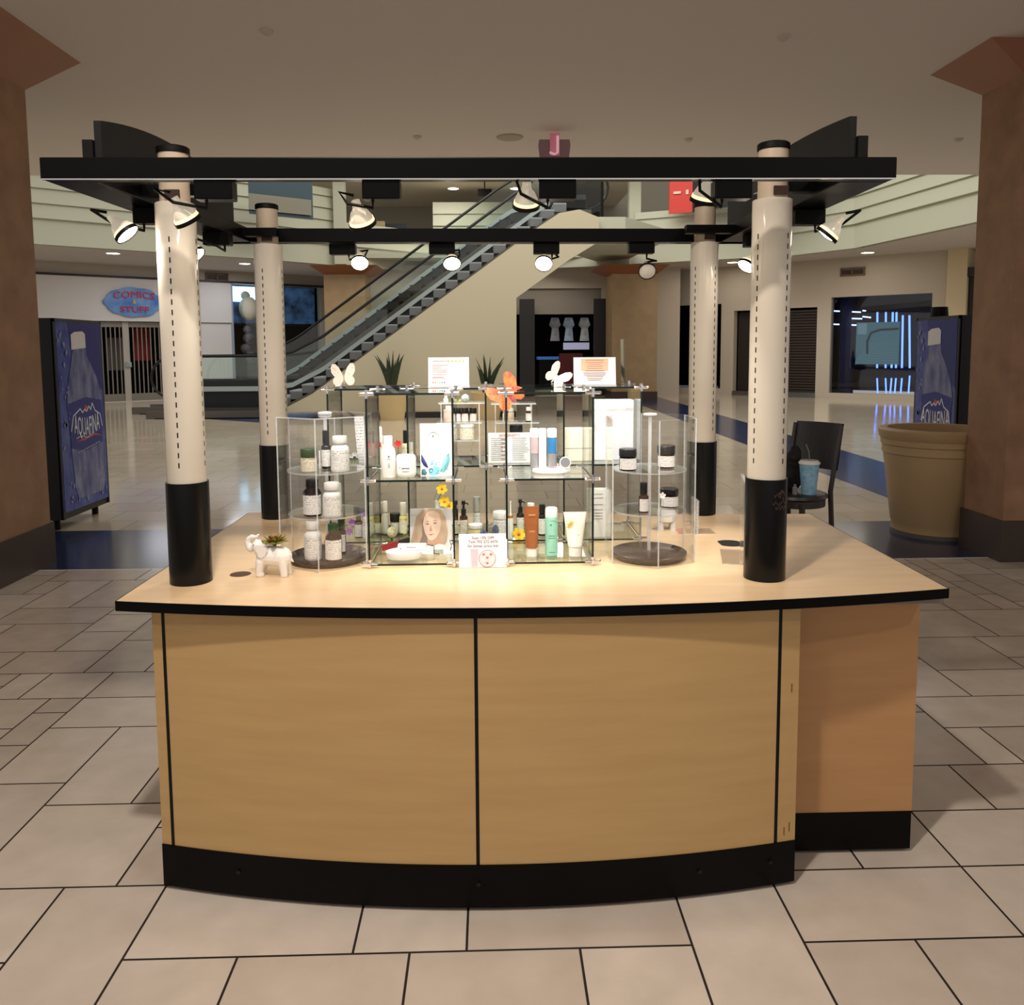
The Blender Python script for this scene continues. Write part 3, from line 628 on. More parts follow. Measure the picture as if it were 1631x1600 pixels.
# ================================================================== PLANTS, BENCH
def snake_plant(name, label, p, n, h, seed, pot=None):
    R = random.Random(seed); t = T(name, label, 'plant', p)
    if pot:
        r0, r1, ph = pot
        MB().lathe([(0, 0), (r0, 0), (r1, ph*.9), (r1*1.05, ph), (r1*.9, ph), (r1*.88, ph*.92), (0, ph*.92)], n=28).build('pot', mat('planter_cream', (216, 192, 146), .6), t)
        z0 = ph*.9
    else: z0 = 0
    for i in range(n):
        a = R.uniform(0, 6.3); ln = h*R.uniform(.6, 1); le = R.uniform(.05, .45); w = .055; M = MB(); d = V((math.cos(a), math.sin(a)*.6, 0)); s = V((-d.y, d.x, 0))
        if abs(s.x) < .4: s = V((1, 0, 0))
        pts = []
        for k in range(6):
            f = k/5; c = V((0, 0, z0))+d*(.06+le*ln*f*f)+V((0, 0, ln*f)); pts.append((c, w*(.8+.6*f) if f < .5 else w*2.2*(1-f)+.003))
        M.add([q+s*ww for q, ww in pts]+[q-s*ww for q, ww in pts]+[q+V((0, -.02, 0)) for q, ww in pts], [(k, k+1, k+13, k+12) for k in range(5)]+[(k+12, k+13, k+7, k+6) for k in range(5)]+[(k+6, k+7, k+1, k) for k in range(5)])
        M.build('leaf', mat('snake_leaf', (40, 58, 34), .5, noise=.5, nscale=14), t)
    return t
p = aty(625, 660, 18.75); snake_plant('potted_snake_plant', 'snake plant in a round cream pot against the escalator wall', (p.x, 18.75, 0), 12, .95, 3, (.27, .36, .7))
p = aty(776, 612, 18.7); snake_plant('potted_snake_plant', 'snake plant with its pot hidden, right of the star-rated card', (p.x, 18.7, 0), 10, .95, 5, (.27, .36, .62))
o = MB().ball((0, 0, 0), .28, sc=(1.4, .8, .5)); o = o.build('dark_mound', mat('dark_foliage', (40, 42, 30), .8, bump=.6, nscale=30), None, (p.x+.45, 18.6, .68)); tag(o, 'low dark clump of foliage beside the second snake plant', 'plant')

# ================================================================== VENDING MACHINES
def vending(label, x, y0, y1, h, side, near_first):
    """poster face on plane x (side=+1 faces +x), from y0 (near) to y1 (far)"""
    t = T('vending_machine', label, 'vending machine', (x, (y0+y1)/2, 0)); w = y1-y0; dep = .8
    M = MB()
    xa, xb = (-dep, 0) if side > 0 else (0, dep)
    M.box(xa, xb, -w/2, w/2, .1, h); M.build('cabinet', mat('vending_black', (12, 13, 20), .4), t, smooth=0)
    for yy in (-w/2+.08, w/2-.08):
        for xx in (xa+.1, xb-.1): MB().cyl((xx, yy, 0), (xx, yy, .1), .03, n=10).build('foot', blackm, t)
    # poster: picture axes  e = to the viewer's right along the face, up
    e = V((0, 1, 0)) if side > 0 else V((0, -1, 0)); nrm = V((side, 0, 0))
    def P(u, z, o=.006): return nrm*o+e*(u-.5)*w*.94+V((0, 0, z))
    pz0, pz1 = .16, h-.03
    hh = pz1-pz0
    def Q(u, v, o): return P(u, pz0+v*hh, o)
    poster = mat('poster_blue', (10, 40, 146), .3, noise=.75, nscale=9, rgb2=(84, 104, 172), stretch=(1, 1, .7))
    deep = mat('poster_deep_blue', (5, 26, 124), .3)
    ps = MB().prism([Q(0, 0, .001), Q(1, 0, .001), Q(1, 1, .001), Q(0, 1, .001)], nrm*.012).build('poster', poster, t, smooth=0)
    MB().prism([Q(.25, 1, .014), Q(1, 1, .014), Q(1, .62, .014), Q(.86, .66, .014), Q(.7, .78, .014), Q(.45, .86, .014), Q(.3, .9, .014)], nrm*.001).build('poster_sky', deep, ps, smooth=0)
    btl = MB(); L = [(.34, .87), (.31, .82), (.2, .68), (.15, .58), (.17, .5), (.2, .3), (.24, .12), (.3, .05), (.9, .05), (.93, .12), (.92, .3), (.93, .5), (.95, .58), (.85, .7), (.64, .82), (.62, .87)]
    btl.prism([Q(*a, .0155) for a in L], nrm*.001)
    btl.build('bottle_picture', mat('poster_water', (134, 142, 178), .3, noise=.55, nscale=11, rgb2=(48, 62, 132), stretch=(1, 1, .35)), ps, smooth=0)
    MB().prism([Q(a, b, .017) for a, b in ((.3, .855), (.62, .865), (.62, .94), (.56, .955), (.38, .95), (.3, .935))], nrm*.002).build('bottle_cap_picture', mat('poster_cap', (222, 222, 226), .4), ps, smooth=0)
    MB().prism([Q(a, b, .017) for a, b in ((.19, .33), (.5, .30), (.92, .33), (.93, .57), (.55, .595), (.18, .57))], nrm*.001).build('bottle_label_picture', mat('poster_label', (6, 34, 130), .35), ps, smooth=0)
    wl = mat('poster_white', (224, 226, 236), .4)
    M = MB(); pts = [(.2, .42), (.26, .5), (.42, .535), (.47, .512), (.52, .53), (.56, .515), (.62, .545), (.66, .52), (.7, .56), (.76, .515), (.88, .49), (.92, .42)]
    for a, b in zip(pts, pts[1:]):
        A = Q(*a, .019); B = Q(*b, .019); d = (B-A).normalized(); s_ = d.cross(nrm)*.006; M.prism([A-s_, B-s_, B+s_, A+s_], nrm*.001)
    M.build('mountain_outline', wl, ps, smooth=0)
    M = MB(); M.prism([Q(.55+.04*math.cos(i*.628), .535+.016*math.sin(i*.628), .0185) for i in range(10)], nrm*.001); M.prism([Q(a, b, .0185) for a, b in ((.3, .36), (.5, .375), (.72, .39), (.92, .365), (.72, .378), (.5, .36))], nrm*.001); M.build('red_mark', mat('poster_red', (190, 60, 56), .4), ps, smooth=0)
    M = MB(); M.text('AQUAFINA', .155, Q(.56, .44, .019), ux=e, uy=(0, 0, 1), depth=.002, wide=.62, warp=lambda a, b: (a, b*1.6+.35*a*a*2-.02)); M.build('lettering', wl, ps, smooth=0)
    M = MB(); pts = [(.3, .378), (.42, .388), (.55, .372), (.7, .392)]
    for a, b in zip(pts, pts[1:]):
        A = Q(*a, .019); B = Q(*b, .019); d = (B-A).normalized(); s_ = d.cross(nrm)*.007; M.prism([A-s_, B-s_, B+s_, A+s_], nrm*.001)
    for i in range(9): M.box(*(lambda c: (c.x-.001, c.x+.001, c.y-.018, c.y+.018, c.z-.006, c.z+.006))(Q(.34+.06*i, .3+.004*i, .019)))
    M.build('small_print', mat('poster_grey', (150, 154, 180), .4), ps, smooth=0)
    R = random.Random(4); M = MB()
    for i in range(46):
        u_, v_ = (R.uniform(.02, .2), R.uniform(.3, .95)) if i % 2 else (R.uniform(.1, .95), R.uniform(.02, .22)); r_ = R.uniform(.006, .022)
        c = Q(u_, v_, .0175); M.prism([c+e*(r_*math.cos(j*1.05))+V((0, 0, 1.4*r_*math.sin(j*1.05))) for j in range(6)], nrm*.001)
    sp_ = M.build('splash_print', mat('poster_splash', (128, 136, 172), .4), ps, smooth=0); sp_['kind'] = 'stuff'
    M = MB(); M.box(-.012, .012, -w/2, -w/2+.02, .1, h); M.box(-.012, .012, w/2-.02, w/2, .1, h); M.box(-.012, .012, -w/2, w/2, h-.03, h); M.build('face_frame', mat('vending_trim', (34, 34, 44), .4), t, smooth=0)
    return t
vending('blue drinks vending machine with bottle poster, standing fully in view past the left column', -3.833, 7.342, 8.223, 1.9, 1, True)
vr = vending('blue drinks vending machine with bottle poster, half hidden behind the big round planter', 4.3, 7.42, 8.17, 1.885, -1, True)
o = MB().lathe([(0, 0), (.085, 0), (.075, .1), (0, .1)], n=18).build('black_tub', blackm, None, (4.43, 8.02, 1.886)); tag(o, 'small black round tub on top of the right vending machine', 'tub')

# ================================================================== PLANTER AND CHAIR
p = aty(1487, 846, 6.88); p.z = 0; t = T('round_planter', 'big tapered tan planter in front of the right stone column', 'planter', (p.x, p.y, 0))
rb = 62/pxm(p); rt_ = 84/pxm(p); hp = aty(1490, 690, p.y-rt_).z
M = MB().lathe([(0, .03), (rb, .03), (rb+.005, .1), (rb+.012, .11), (rb+(rt_-rb)*.72, hp*.76), (rb+(rt_-rb)*.75+.008, hp*.77), (rb+(rt_-rb)*.8, hp*.84), (rb+(rt_-rb)*.82+.01, hp*.85), (rt_-.01, hp*.9), (rt_, hp*.91), (rt_+.012, hp*.985), (rt_, hp), (rt_-.06, hp), (rt_-.08, hp-.08), (0, hp-.08)], n=56); M.build('pot', mat('planter_tan', (184, 156, 116), .55, noise=.08, nscale=3), t)
MB().lathe([(0, 0), (rb+.01, 0), (rb+.01, .035), (0, .035)], n=48).build('base_ring', mat('base_ring', (90, 84, 80), .4), t)
MB().lathe([(rt_-.085, hp-.079), (0, hp-.06)], n=40).build('soil', mat('soil', (22, 17, 13), .9), t)
# tall bar chair behind the kiosk, turned towards us with its back at the right
CXC, CYC, SZ = 1.80, 4.75, .755; CRZ = math.radians(38)
t = T('bar_chair', 'tall dark wooden bar chair with curved back, behind the right end of the kiosk', 'chair', (CXC, CYC, 0), CRZ)
wood = mat('dark_wood_chair', (42, 34, 32), .35)
MB().lathe([(0, SZ-.035), (.17, SZ-.035), (.185, SZ-.022), (.18, SZ-.006), (.165, SZ), (0, SZ-.004)], n=36).build('seat', wood, t)
MB().lathe([(.14, SZ-.075), (.17, SZ-.075), (.17, SZ-.035), (.14, SZ-.035)], n=30).build('seat_frame', wood, t)
for s in (-1, 1):
    MB().tube([(-.12, s*.12, SZ-.05), (-.15, s*.14, .35), (-.19, s*.16, 0)], .018, 8, r1=.013).build('leg', wood, t)
    MB().tube([(.25, s*.155, 0), (.18, s*.145, .4), (.15, s*.14, SZ), (.185, s*.145, SZ+.18), (.235, s*.15, SZ+.385)], .017, 8, r1=.013).build('leg', wood, t)
MB().tube([(-.165, -.145, .28), (-.165, .145, .28)], .011, 8).build('footrest', wood, t); MB().tube([(.198, -.147, .28), (.198, .147, .28)], .011, 8).build('footrest', wood, t)
M = MB(); N = 10
for i in range(N):
    def bp_(k, z, o):
        a = -1+2*k/N; return V((.152+.085*((z-.0)/.385)+.01+.03*(1-a*a)+o, a*.15, SZ+z))
    M.add([bp_(i, .12, 0), bp_(i+1, .12, 0), bp_(i+1, .395, 0), bp_(i, .395, 0), bp_(i, .12, .016), bp_(i+1, .12, .016), bp_(i+1, .395, .016), bp_(i, .395, .016)], [(0, 1, 2, 3), (7, 6, 5, 4), (3, 2, 6, 7), (0, 4, 5, 1)])
M.build('backrest', mat('chair_back_grey', (56, 56, 62), .4), t)
M = MB(); pts = [(0, 0, .065, .07), (.01, .02, .14, .06), (-.03, -.02, .1, .065), (.02, .0, .2, .045), (.03, .01, .245, .028), (-.045, .03, .055, .05), (.05, .02, .225, .024)]
for x, y, z, r in pts: M.ball((x, y, z), r, 14)
bx_ = aty(1260, 780, CYC+.03).x
o = M.build('shoulder_bag', mat('black_fabric', (14, 13, 14), .85), None, (bx_, CYC+.05, SZ-.001)); md = o.modifiers.new('r', 'REMESH'); md.mode = 'VOXEL'; md.voxel_size = .009; sm = o.modifiers.new('s', 'SMOOTH'); sm.iterations = 4
tag(o, 'slumped black fabric bag on the chair seat behind the blue cup', 'bag')
cx0 = aty(1288, 780, CYC-.09).x
t = T('drink_cup', 'tall light blue paper cup with white lid and straw on the chair seat', 'cup', (cx0, CYC-.09, SZ+.0005))
MB().lathe([(0, 0), (.04, 0), (.056, .178), (.055, .182), (0, .182)], n=28).build('cup_body', mat('cup_blue', (98, 152, 190), .4, noise=.5, nscale=38, rgb2=(150, 190, 214)), t)
MB().lathe([(.057, .176), (.06, .178), (.06, .188), (.052, .192), (.05, .198), (0, .198)], n=28).build('lid', white, t)
MB().tube([(0, 0, .196), (-.005, 0, .25), (-.02, .01, .29)], .0035, 8).build('straw', mat('straw_grey', (120, 124, 128), .4), t)
o = MB().lathe([(0, 0), (.014, 0), (.014, .04), (.007, .048), (.007, .06), (0, .06)], n=14).build('small_bottle', mat('grey_bottle', (120, 118, 120), .3), None, (aty(1266, 780, CYC-.1).x, CYC-.1, SZ+.0005)); tag(o, 'little grey bottle on the chair seat left of the blue cup', 'bottle')
# ================================================================== KIOSK
HC = .9                                    # worktop height
# main cabinet with bowed front
A = V((-.993, 2.359, 0)); Bm = V((-.045, 2.222, 0)); Cc = V((.9, 2.307, 0)); ARC = arc3(A, Bm, Cc, 160)
def sub(x0, x1): 
    q = [p for p in ARC if x0 < p[0] < x1]
    def at(x):
        for a, b in zip(ARC, ARC[1:]):
            if a[0] <= x <= b[0]: f = (x-a[0])/(b[0]-a[0]); return (x, a[1]+(b[1]-a[1])*f)
        return ARC[0] if x < ARC[0][0] else ARC[-1]
    return [at(x0)]+q[::3]+[at(x1)]
def bow(mb, x0, x1, z0, z1, th, out=0, mi=0):
    q = sub(x0, x1); front = [(x, y-out, z0) for x, y in q]; back = [(x, y+th, z0) for x, y in q][::-1]
    return mb.prism(front+back, (0, 0, z1-z0), mi)
kc = T('kiosk_cabinet', 'bow-fronted maple laminate kiosk cabinet with black seams and kickboard', 'cabinet', (0, 0, 0))
bow(MB(), -.993, -.962, .14, .868, .02).build('end_panel', maple, kc, smooth=30)
bow(MB(), -.952, -.051, .14, .868, .02).build('front_panel', maple, kc, smooth=30)
bow(MB(), -.041, .832, .14, .868, .02).build('front_panel', maple, kc, smooth=30)
bow(MB(), .842, .9, .14, .868, .02).build('end_panel', maple, kc, smooth=30)
for x in (-.957, -.046, .837): bow(MB(), x-.005, x+.005, .14, .868, .018, .001).build('seam_strip', blackm, kc, smooth=0)
kb = bow(MB(), -.993, .9, 0.012, .14, .03, .004).build('kickboard', canopy_black, kc, smooth=30)
M = MB()
for x in (-.75, -.045, .6, .82):
    y = sub(x-.001, x+.001)[0][1]; M.cyl((x, y-.004, .085), (x, y-.009, .085), .006, n=10)
M.build('kickboard_screws', mat('screw_dark', (40, 40, 42), .4, .8), kb)
MB().box(-.99, -.97, 2.38, 3.45, .012, .868).build('side_panel', maple, kc, smooth=0); MB().box(.878, .897, 2.33, 3.45, .012, .868).build('side_panel', maple, kc, smooth=0)
MB().box(-.969, .877, 3.43, 3.45, .012, .868).build('back_panel', maple, kc, smooth=0); MB().box(-.96, .86, 2.4, 3.42, 0, .05).build('base_plinth', blackm, kc, smooth=0)
M = MB(); Rs = random.Random(8)
for i in range(3):
    x = .868+Rs.uniform(-.012, .016); z = Rs.choice((.6, .62, .5, .16, .17)); y = sub(x-.001, x+.001)[0][1]; M.box(x, x+.003, y-.0012, y, z, z+Rs.uniform(.02, .06))
M.build('scuff_marks', mat('scuff', (118, 84, 50), .7), kc, smooth=0)
sc_ = T('side_cabinet', 'narrow maple cabinet set back under the right end of the worktop', 'cabinet', (.91, 2.452, 0))
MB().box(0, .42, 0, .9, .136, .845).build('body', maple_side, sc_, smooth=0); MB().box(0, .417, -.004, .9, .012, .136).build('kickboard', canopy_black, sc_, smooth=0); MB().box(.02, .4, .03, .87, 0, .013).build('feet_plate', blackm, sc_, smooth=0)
# worktop
fpx = [(183, 957), (350, 962.5), (500, 966), (760, 968.3), (1000, 965.2), (1250, 955), (1512, 937)]
fp = [atz(x, y, HC) for x, y in fpx]; W0, W1 = fp[0], fp[-1]; mid = fp[3]
arc = arc3(W0, mid, W1, 40); bl_ = atz(396, 816, HC); br_ = atz(1290, 818, HC)
outl = [V((x, y, 0)) for x, y in arc]+[V((br_.x, br_.y, 0)), V((bl_.x, bl_.y, 0))]
wt = T('kiosk_worktop', 'pale maple worktop with black edge and bowed front carrying the displays', 'counter', (0, 0, .87))
MB().prism([p+V((0, 0, .001)) for p in outl], (0, 0, .0288), 1, 1).build('edge_band', [canopy_black, canopy_black], wt, smooth=30)
cen = V((.1, 2.9, 0)); top = [p+(cen-p).normalized()*.004 for p in outl]
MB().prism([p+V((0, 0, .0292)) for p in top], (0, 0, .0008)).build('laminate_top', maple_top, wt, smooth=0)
M = MB(); g0 = atz(383, 914, HC); M.lathe([(0, .0307), (.031, .0307), (.033, .0303), (.033, .03)], (g0.x, g0.y, 0), 28); M.build('cable_grommet', mat('grommet_brown', (74, 48, 30), .5), wt)
g1 = atz(1163, 865, HC); M = MB(); q = []
for i in range(28):
    a = i*2*math.pi/28; q.append((g1.x+.045*max(-.8, min(.8, math.cos(a)))*1.1, g1.y+.05*math.sin(a), .0301))
M.prism(q, (0, 0, .0005)); M.build('cable_opening', mat('opening_dark', (16, 10, 7), .9), wt, smooth=0)
tr = MB().box(.95, 1.345, 2.345, 3.2, .846, .866).build('pull_out_tray', mat('tray_grey', (126, 116, 104), .5), None, smooth=0); tag(tr, 'grey pull-out tray tucked under the right end of the worktop', 'tray')
# posts
PO = {}
def post(label, px, yb, angs):
    b = atz(px, yb, HC); t = T('canopy_post', label, 'post', b); PO[label] = b
    MB().lathe([(0, 0), (.0625, 0), (.0625, .312), (.0585, .312)], n=40).build('base_sleeve', black, t)
    ot = MB().lathe([(.0575, .3), (.0575, 1.14), (.055, 1.142), (.04, 1.142)], n=40).build('outer_tube', cream, t)
    MB().lathe([(.043, 1.14), (.043, 1.285)], n=32).build('inner_tube', mat('cream_tube_upper', (196, 178, 158), .35), t)
    MB().lathe([(.045, 1.285), (.047, 1.287), (.047, 1.302), (.042, 1.306), (0, 1.306)], n=32).build('cap', blackm, t)
    for a in angs:
        M = MB(); a = math.radians(a)
        z = .36
        n = V((math.cos(a), math.sin(a), 0)); u = V((-n.y, n.x, 0))
        while z < 1.03:
            M.frame(n*.0572-u*.002+V((0, 0, z)), u*.004, n*.0007, V((0, 0, .0155))); z += .0302
        M.build('slot_row', slotm, ot, smooth=0)
    M = MB().box(-.012, .03, -.05, -.042, 1.15, 1.175); M.build('clamp', mat('clamp_brown', (64, 44, 38), .5, .4), t, smooth=0)
    return t
post('cream canopy post with black sleeve at the front left, beside the white elephant planter', 305, 925, (-91, -3, 89, 177))
pr = post('cream canopy post with black sleeve at the front right, in front of the chair', 1217, 919, (-150, -56, 30, 124))
post('cream canopy post with black sleeve at the rear left, behind the left display tower', 441, 823, (-101, -11, 79, 169))
post('cream canopy post with black sleeve at the rear right, behind the right display tower', 1116, 817, (-143, -54, 37, 126))
M = MB()
for i, (dz, w) in enumerate(((.23, .035), (.245, .05), (.262, .042), (.275, .02))):
    for k in range(8):
        a = math.radians(-62+ (k-4)*w*130)
        M.ball((.0622*math.cos(a), .0622*math.sin(a), dz+random.uniform(-.006, .006)), .005, 6, sc=(.4, .4, 1))
M.build('paint_scuff', mat('scuff_brown', (62, 38, 28), .6), pr)
# canopy frame
FLc, FRc, BRc, BLc = V((-1.168, 2.22, 0)), V((1.095, 2.22, 0)), V((1.127, 3.6, 0)), V((-1.122, 3.549, 0))
ZB0, ZB1 = 2.057, 2.113
fr = T('kiosk_canopy', 'black rectangular canopy frame carried by the four posts', 'canopy', (0, 0, ZB0))
def beam(a, b, w, z0=0, z1=ZB1-ZB0, name='beam', inn=None):
    u = (b-a).normalized(); n = V((-u.y, u.x, 0)); 
    if n.dot(V((0, 2.9, 0))-a) < 0: n = -n
    return MB().frame(V((a.x, a.y, z0)), b-a, n*w, V((0, 0, z1-z0))).build(name, canopy_black, fr, smooth=0, bevel=.003)
beam(FLc, FRc, .045); beam(BLc, BRc, .06); beam(FLc+V((0, .046, 0)), BLc-V((0, .001, 0)), .13); beam(FRc+V((0, .046, 0)), BRc-V((0, .001, 0)), .13)
for y in (2.54, 3.42):
    MB().box(-1.04, -.86, y-.02, y+.02, .012, .045).build('cross_bracket', canopy_black, fr, smooth=0); MB().box(.8, 1.0, y-.02-.05, y+.02-.05, .012, .045).build('cross_bracket', canopy_black, fr, smooth=0)
MB().frame((-1.165, 2.2185, -.002), (2.258, 0, 0), (0, .006, 0), (0, 0, .003)).build('light_track', chrome, fr, smooth=0)
MB().frame((-1.12, 3.545, -.002), (2.24, .05, 0), (0, .006, 0), (0, 0, .003)).build('light_track', chrome, fr, smooth=0)
# arched signs on the two sides
def arched(label, x0, yn, znear, apex, side):
    t = T('arched_sign_panel', label, 'sign panel', (x0, yn, ZB1)); L = 1.2; pts = [(0, 0, 0)]
    for i in range(25):
        f = i/24; pts.append((0, L*f, (znear-ZB1)+(apex-znear)*(1-(2*f-1)**2)))
    pts.append((0, L, 0)); MB().prism(pts, (.02*side, 0, 0)).build('panel', mat('sign_charcoal', (20, 20, 20), .5, spec=.25), t, smooth=0)
    MB().box(min(.021*side, .05*side), max(.021*side, .05*side), -.01, L+.01, 0, (znear-ZB1)*.62).build('backing_box', blackm, t, smooth=0)
    M = MB()
    for i in range(6): M.box(min(-.0015*side, 0), max(-.0015*side, 0), .2+.045*i, .21+.045*i, .01, .075)
    M.build('vent_slots', mat('slot_grey', (60, 58, 54), .5), t, smooth=0)
    return t
yl = atx(160, 192, -1.09); arched('black arched sign panel on the left side of the canopy', -1.09, yl.y, yl.z, yl.z+.064, -1)
yr = atx(1354, 185, 1.03); arched('black arched sign panel on the right side of the canopy', 1.03, yr.y, yr.z, yr.z+.034, 1)

# ---- track spotlights
bulbglass = mat('reflector_glass', (206, 200, 188), .22, .35); bulblit = mat('reflector_glass_lit', (232, 220, 196), .2, .2, emit=.3)
litm = mat('lamp_face_lit', (255, 240, 220), .3, emit=28); glow = mat('lamp_rim_glow', (255, 226, 170), .3, emit=1.2); offm = mat('lamp_face_off', (226, 222, 214), .2)
LAMPW = 18.5
def spot(label, adapter, lamp, aim, lit=1, side=1, power=None, ad=(.1, .05, .05)):
    adapter = V(adapter); lamp = V(lamp); aim = (V(aim)-lamp).normalized(); t = T('track_spotlight', label, 'spotlight', adapter)
    L = lamp-adapter
    MB().box(-ad[0]/2, ad[0]/2, -ad[1]/2, ad[1]/2, -ad[2], 0).build('track_adapter', canopy_black, t, smooth=0, bevel=.003)
    back = L-aim*.075; s = V((side*.04, 0, 0))
    MB().tube([(side*.025, 0, -ad[2]), V((side*.025, 0, -ad[2]-.02)), (V((side*.025, 0, -ad[2]-.02))+back+s)/2+s*.6, back+s*.9-aim*.02, back-aim*.01], .0045, 8).build('arm', blackm, t)
    k = .84
    def ax(pr): return [(q*k, z*k) for q, z in pr]
    rf = MB().lathe(ax([(0, -.085), (.014, -.083), (.015, -.066), (.019, -.055), (.028, -.045), (.036, -.028), (.0415, -.012), (.042, 0)]), L, 24, axis=aim).build('reflector', bulblit if lit else bulbglass, t)
    MB().lathe(ax([(.0425, -.009), (.0452, -.009), (.0452, .004), (.0425, .004)]), L, 24, axis=aim).build('ring', blackm, rf)
    MB().lathe(ax([(0, .006), (.02, .004), (.041, -.001)]), L, 24, axis=aim).build('lamp_face', litm if lit else offm, rf)
    if lit:
        MB().lathe(ax([(.0423, -.009), (.0398, -.019)]), L, 24, axis=aim).build('glow_rim', glow, rf)
        l = bpy.data.lights.new('spot', 'SPOT'); l.energy = power or LAMPW; l.color = (1, .94, .85); l.spot_size = math.radians(78); l.spot_blend = .7; l.shadow_soft_size = .035
        o = bpy.data.objects.new('spot', l); COL.objects.link(o); o.parent = t; o.location = L+aim*.02; o.rotation_euler = V((0, 0, -1)).rotation_difference(aim).to_euler()
    return t
yf = 2.25
def front(label, ax, lx, ly, aim, side, lit=1, power=None):
    a = aty(ax, 287, yf); l = aty(lx, ly, yf+.06); return spot(label, (a.x, yf, ZB0-.001), l, aim, lit, side, power)
front('track spotlight beside the front left post, tilted down towards the display', 343, 300, 352, (-.4, 2.85, 1.0), -1, 1, 9)
front('track spotlight under the front beam, left of the middle, with warm glowing rim', 608, 578, 357, (-.15, 2.9, 1.1), -1)
front('track spotlight under the front beam right of the middle, before the escalator top', 887, 838, 328, (.1, 2.9, 1.1), -1)
front('track spotlight under the front beam that appears above the rear right post', 1165, 1120, 320, (.45, 2.8, 1.0), -1)
yb_ = 3.57
def backl(label, ax, lx, ly, aim, side, lit=1, power=None):
    a = aty(ax, 388, yb_); l = aty(lx, ly, yb_-.03); return spot(label, (a.x, yb_, ZB0-.001), l, aim, lit, side, power, (.11, .05, .045))
backl('lit track spotlight on the rear beam, nearest the rear left post', 546, 573, 419, (-.4, 2.6, 1.15), 1)
backl('lit track spotlight on the rear beam, in front of the escalator steps', 704, 720, 420, (-.05, 2.6, 1.05), 1)
backl('brightest lit track spotlight on the rear beam, in front of the cream wall', 870, 866, 420, (.1, 2.5, 1.2), 1)
backl('unlit track spotlight on the rear beam, nearest the rear right post', 1021, 1031, 432, (.6, 2.4, 1.2), 1, 0)
spot('lit track spotlight on the left side beam, outside the front left post', (-1.06, 2.66, ZB0-.001), atx(203, 373, -1.06), (-.2, 2.5, 1.0), 1, -1, 4)
spot('lit track spotlight on the left side beam, peeping out behind the front left post', (-1.03, 3.2, ZB0-.001), atx(311, 407, -1.03), (-.2, 2.7, 1.0), 1, 1, 6)
spot('track spotlight on the right side beam, outside the front right post', (1.05, 2.72, ZB0-.001), atx(1316, 375, 1.05), (.3, 2.9, 1.0), 1, 1)
spot('track spotlight on the right side beam, mostly hidden behind the rear right post', (1.07, 3.3, ZB0-.001), (1.03, 3.3, 1.93), (.3, 2.9, 1.0), 1, 1)
# ================================================================== GLASS CUBE DISPLAYS
def connector_mesh():
    M = MB(); M.ball((0, 0, 0), .0085, 10)
    M.cyl((-.022, 0, 0), (.022, 0, 0), .0058, n=10); M.cyl((0, -.018, 0), (0, .018, 0), .0058, n=10); M.cyl((0, 0, -.014), (0, 0, .014), .0058, n=10)
    M.ball((.022, 0, 0), .0062, 8); M.ball((-.022, 0, 0), .0062, 8)
    me_o = M.build('connector', chrome); me = me_o.data; bpy.data.objects.remove(me_o); return me
CONN = connector_mesh()
ZL = (.9115, 1.1865, 1.4665)
def cubes(label, xs, y0, y1):
    t = T('glass_cube_display', label, 'glass display', (xs[0], y0, HC)); ox, oy = xs[0], y0; D = y1-y0; g = .0065
    for k, z in enumerate(ZL):
        for i in range(len(xs)-1):
            MB().box(xs[i]-ox+.004, xs[i+1]-ox-.004, 0, D, z-HC-g/2, z-HC+g/2, 0, 1).build('glass_shelf', [glass, edge], t, smooth=0)
    for x in xs:
        for k in range(2):
            MB().box(x-ox-g/2, x-ox+g/2, 0, D, ZL[k]-HC+.008, ZL[k+1]-HC-.008, 0, 1).build('glass_side', [glass, edge], t, smooth=0)
    for x in xs:
        for yy in (0.004, D-.004):
            for z in ZL:
                c = bpy.data.objects.new('connector', CONN); COL.objects.link(c); c.parent = t; c.location = (x-ox, yy, z-HC+(.003 if z == ZL[0] else 0))
    return t
BX = (-.580, -.297, -.016, .265, .545)
cubes('two-high clear glass cube stack in front at left, holding the photo print', (-.396, -.121), 2.622, 2.9)
cubes('two-high clear glass cube stack in front at right, holding the brown tube', (.051, .331), 2.622, 2.9)
cubes('long rear row of clear glass cubes, four wide and two high', BX, 2.935, 3.21)
ZM = ZL[1]+.0036; ZT = ZL[2]+.0036; ZB = ZL[0]+.0036

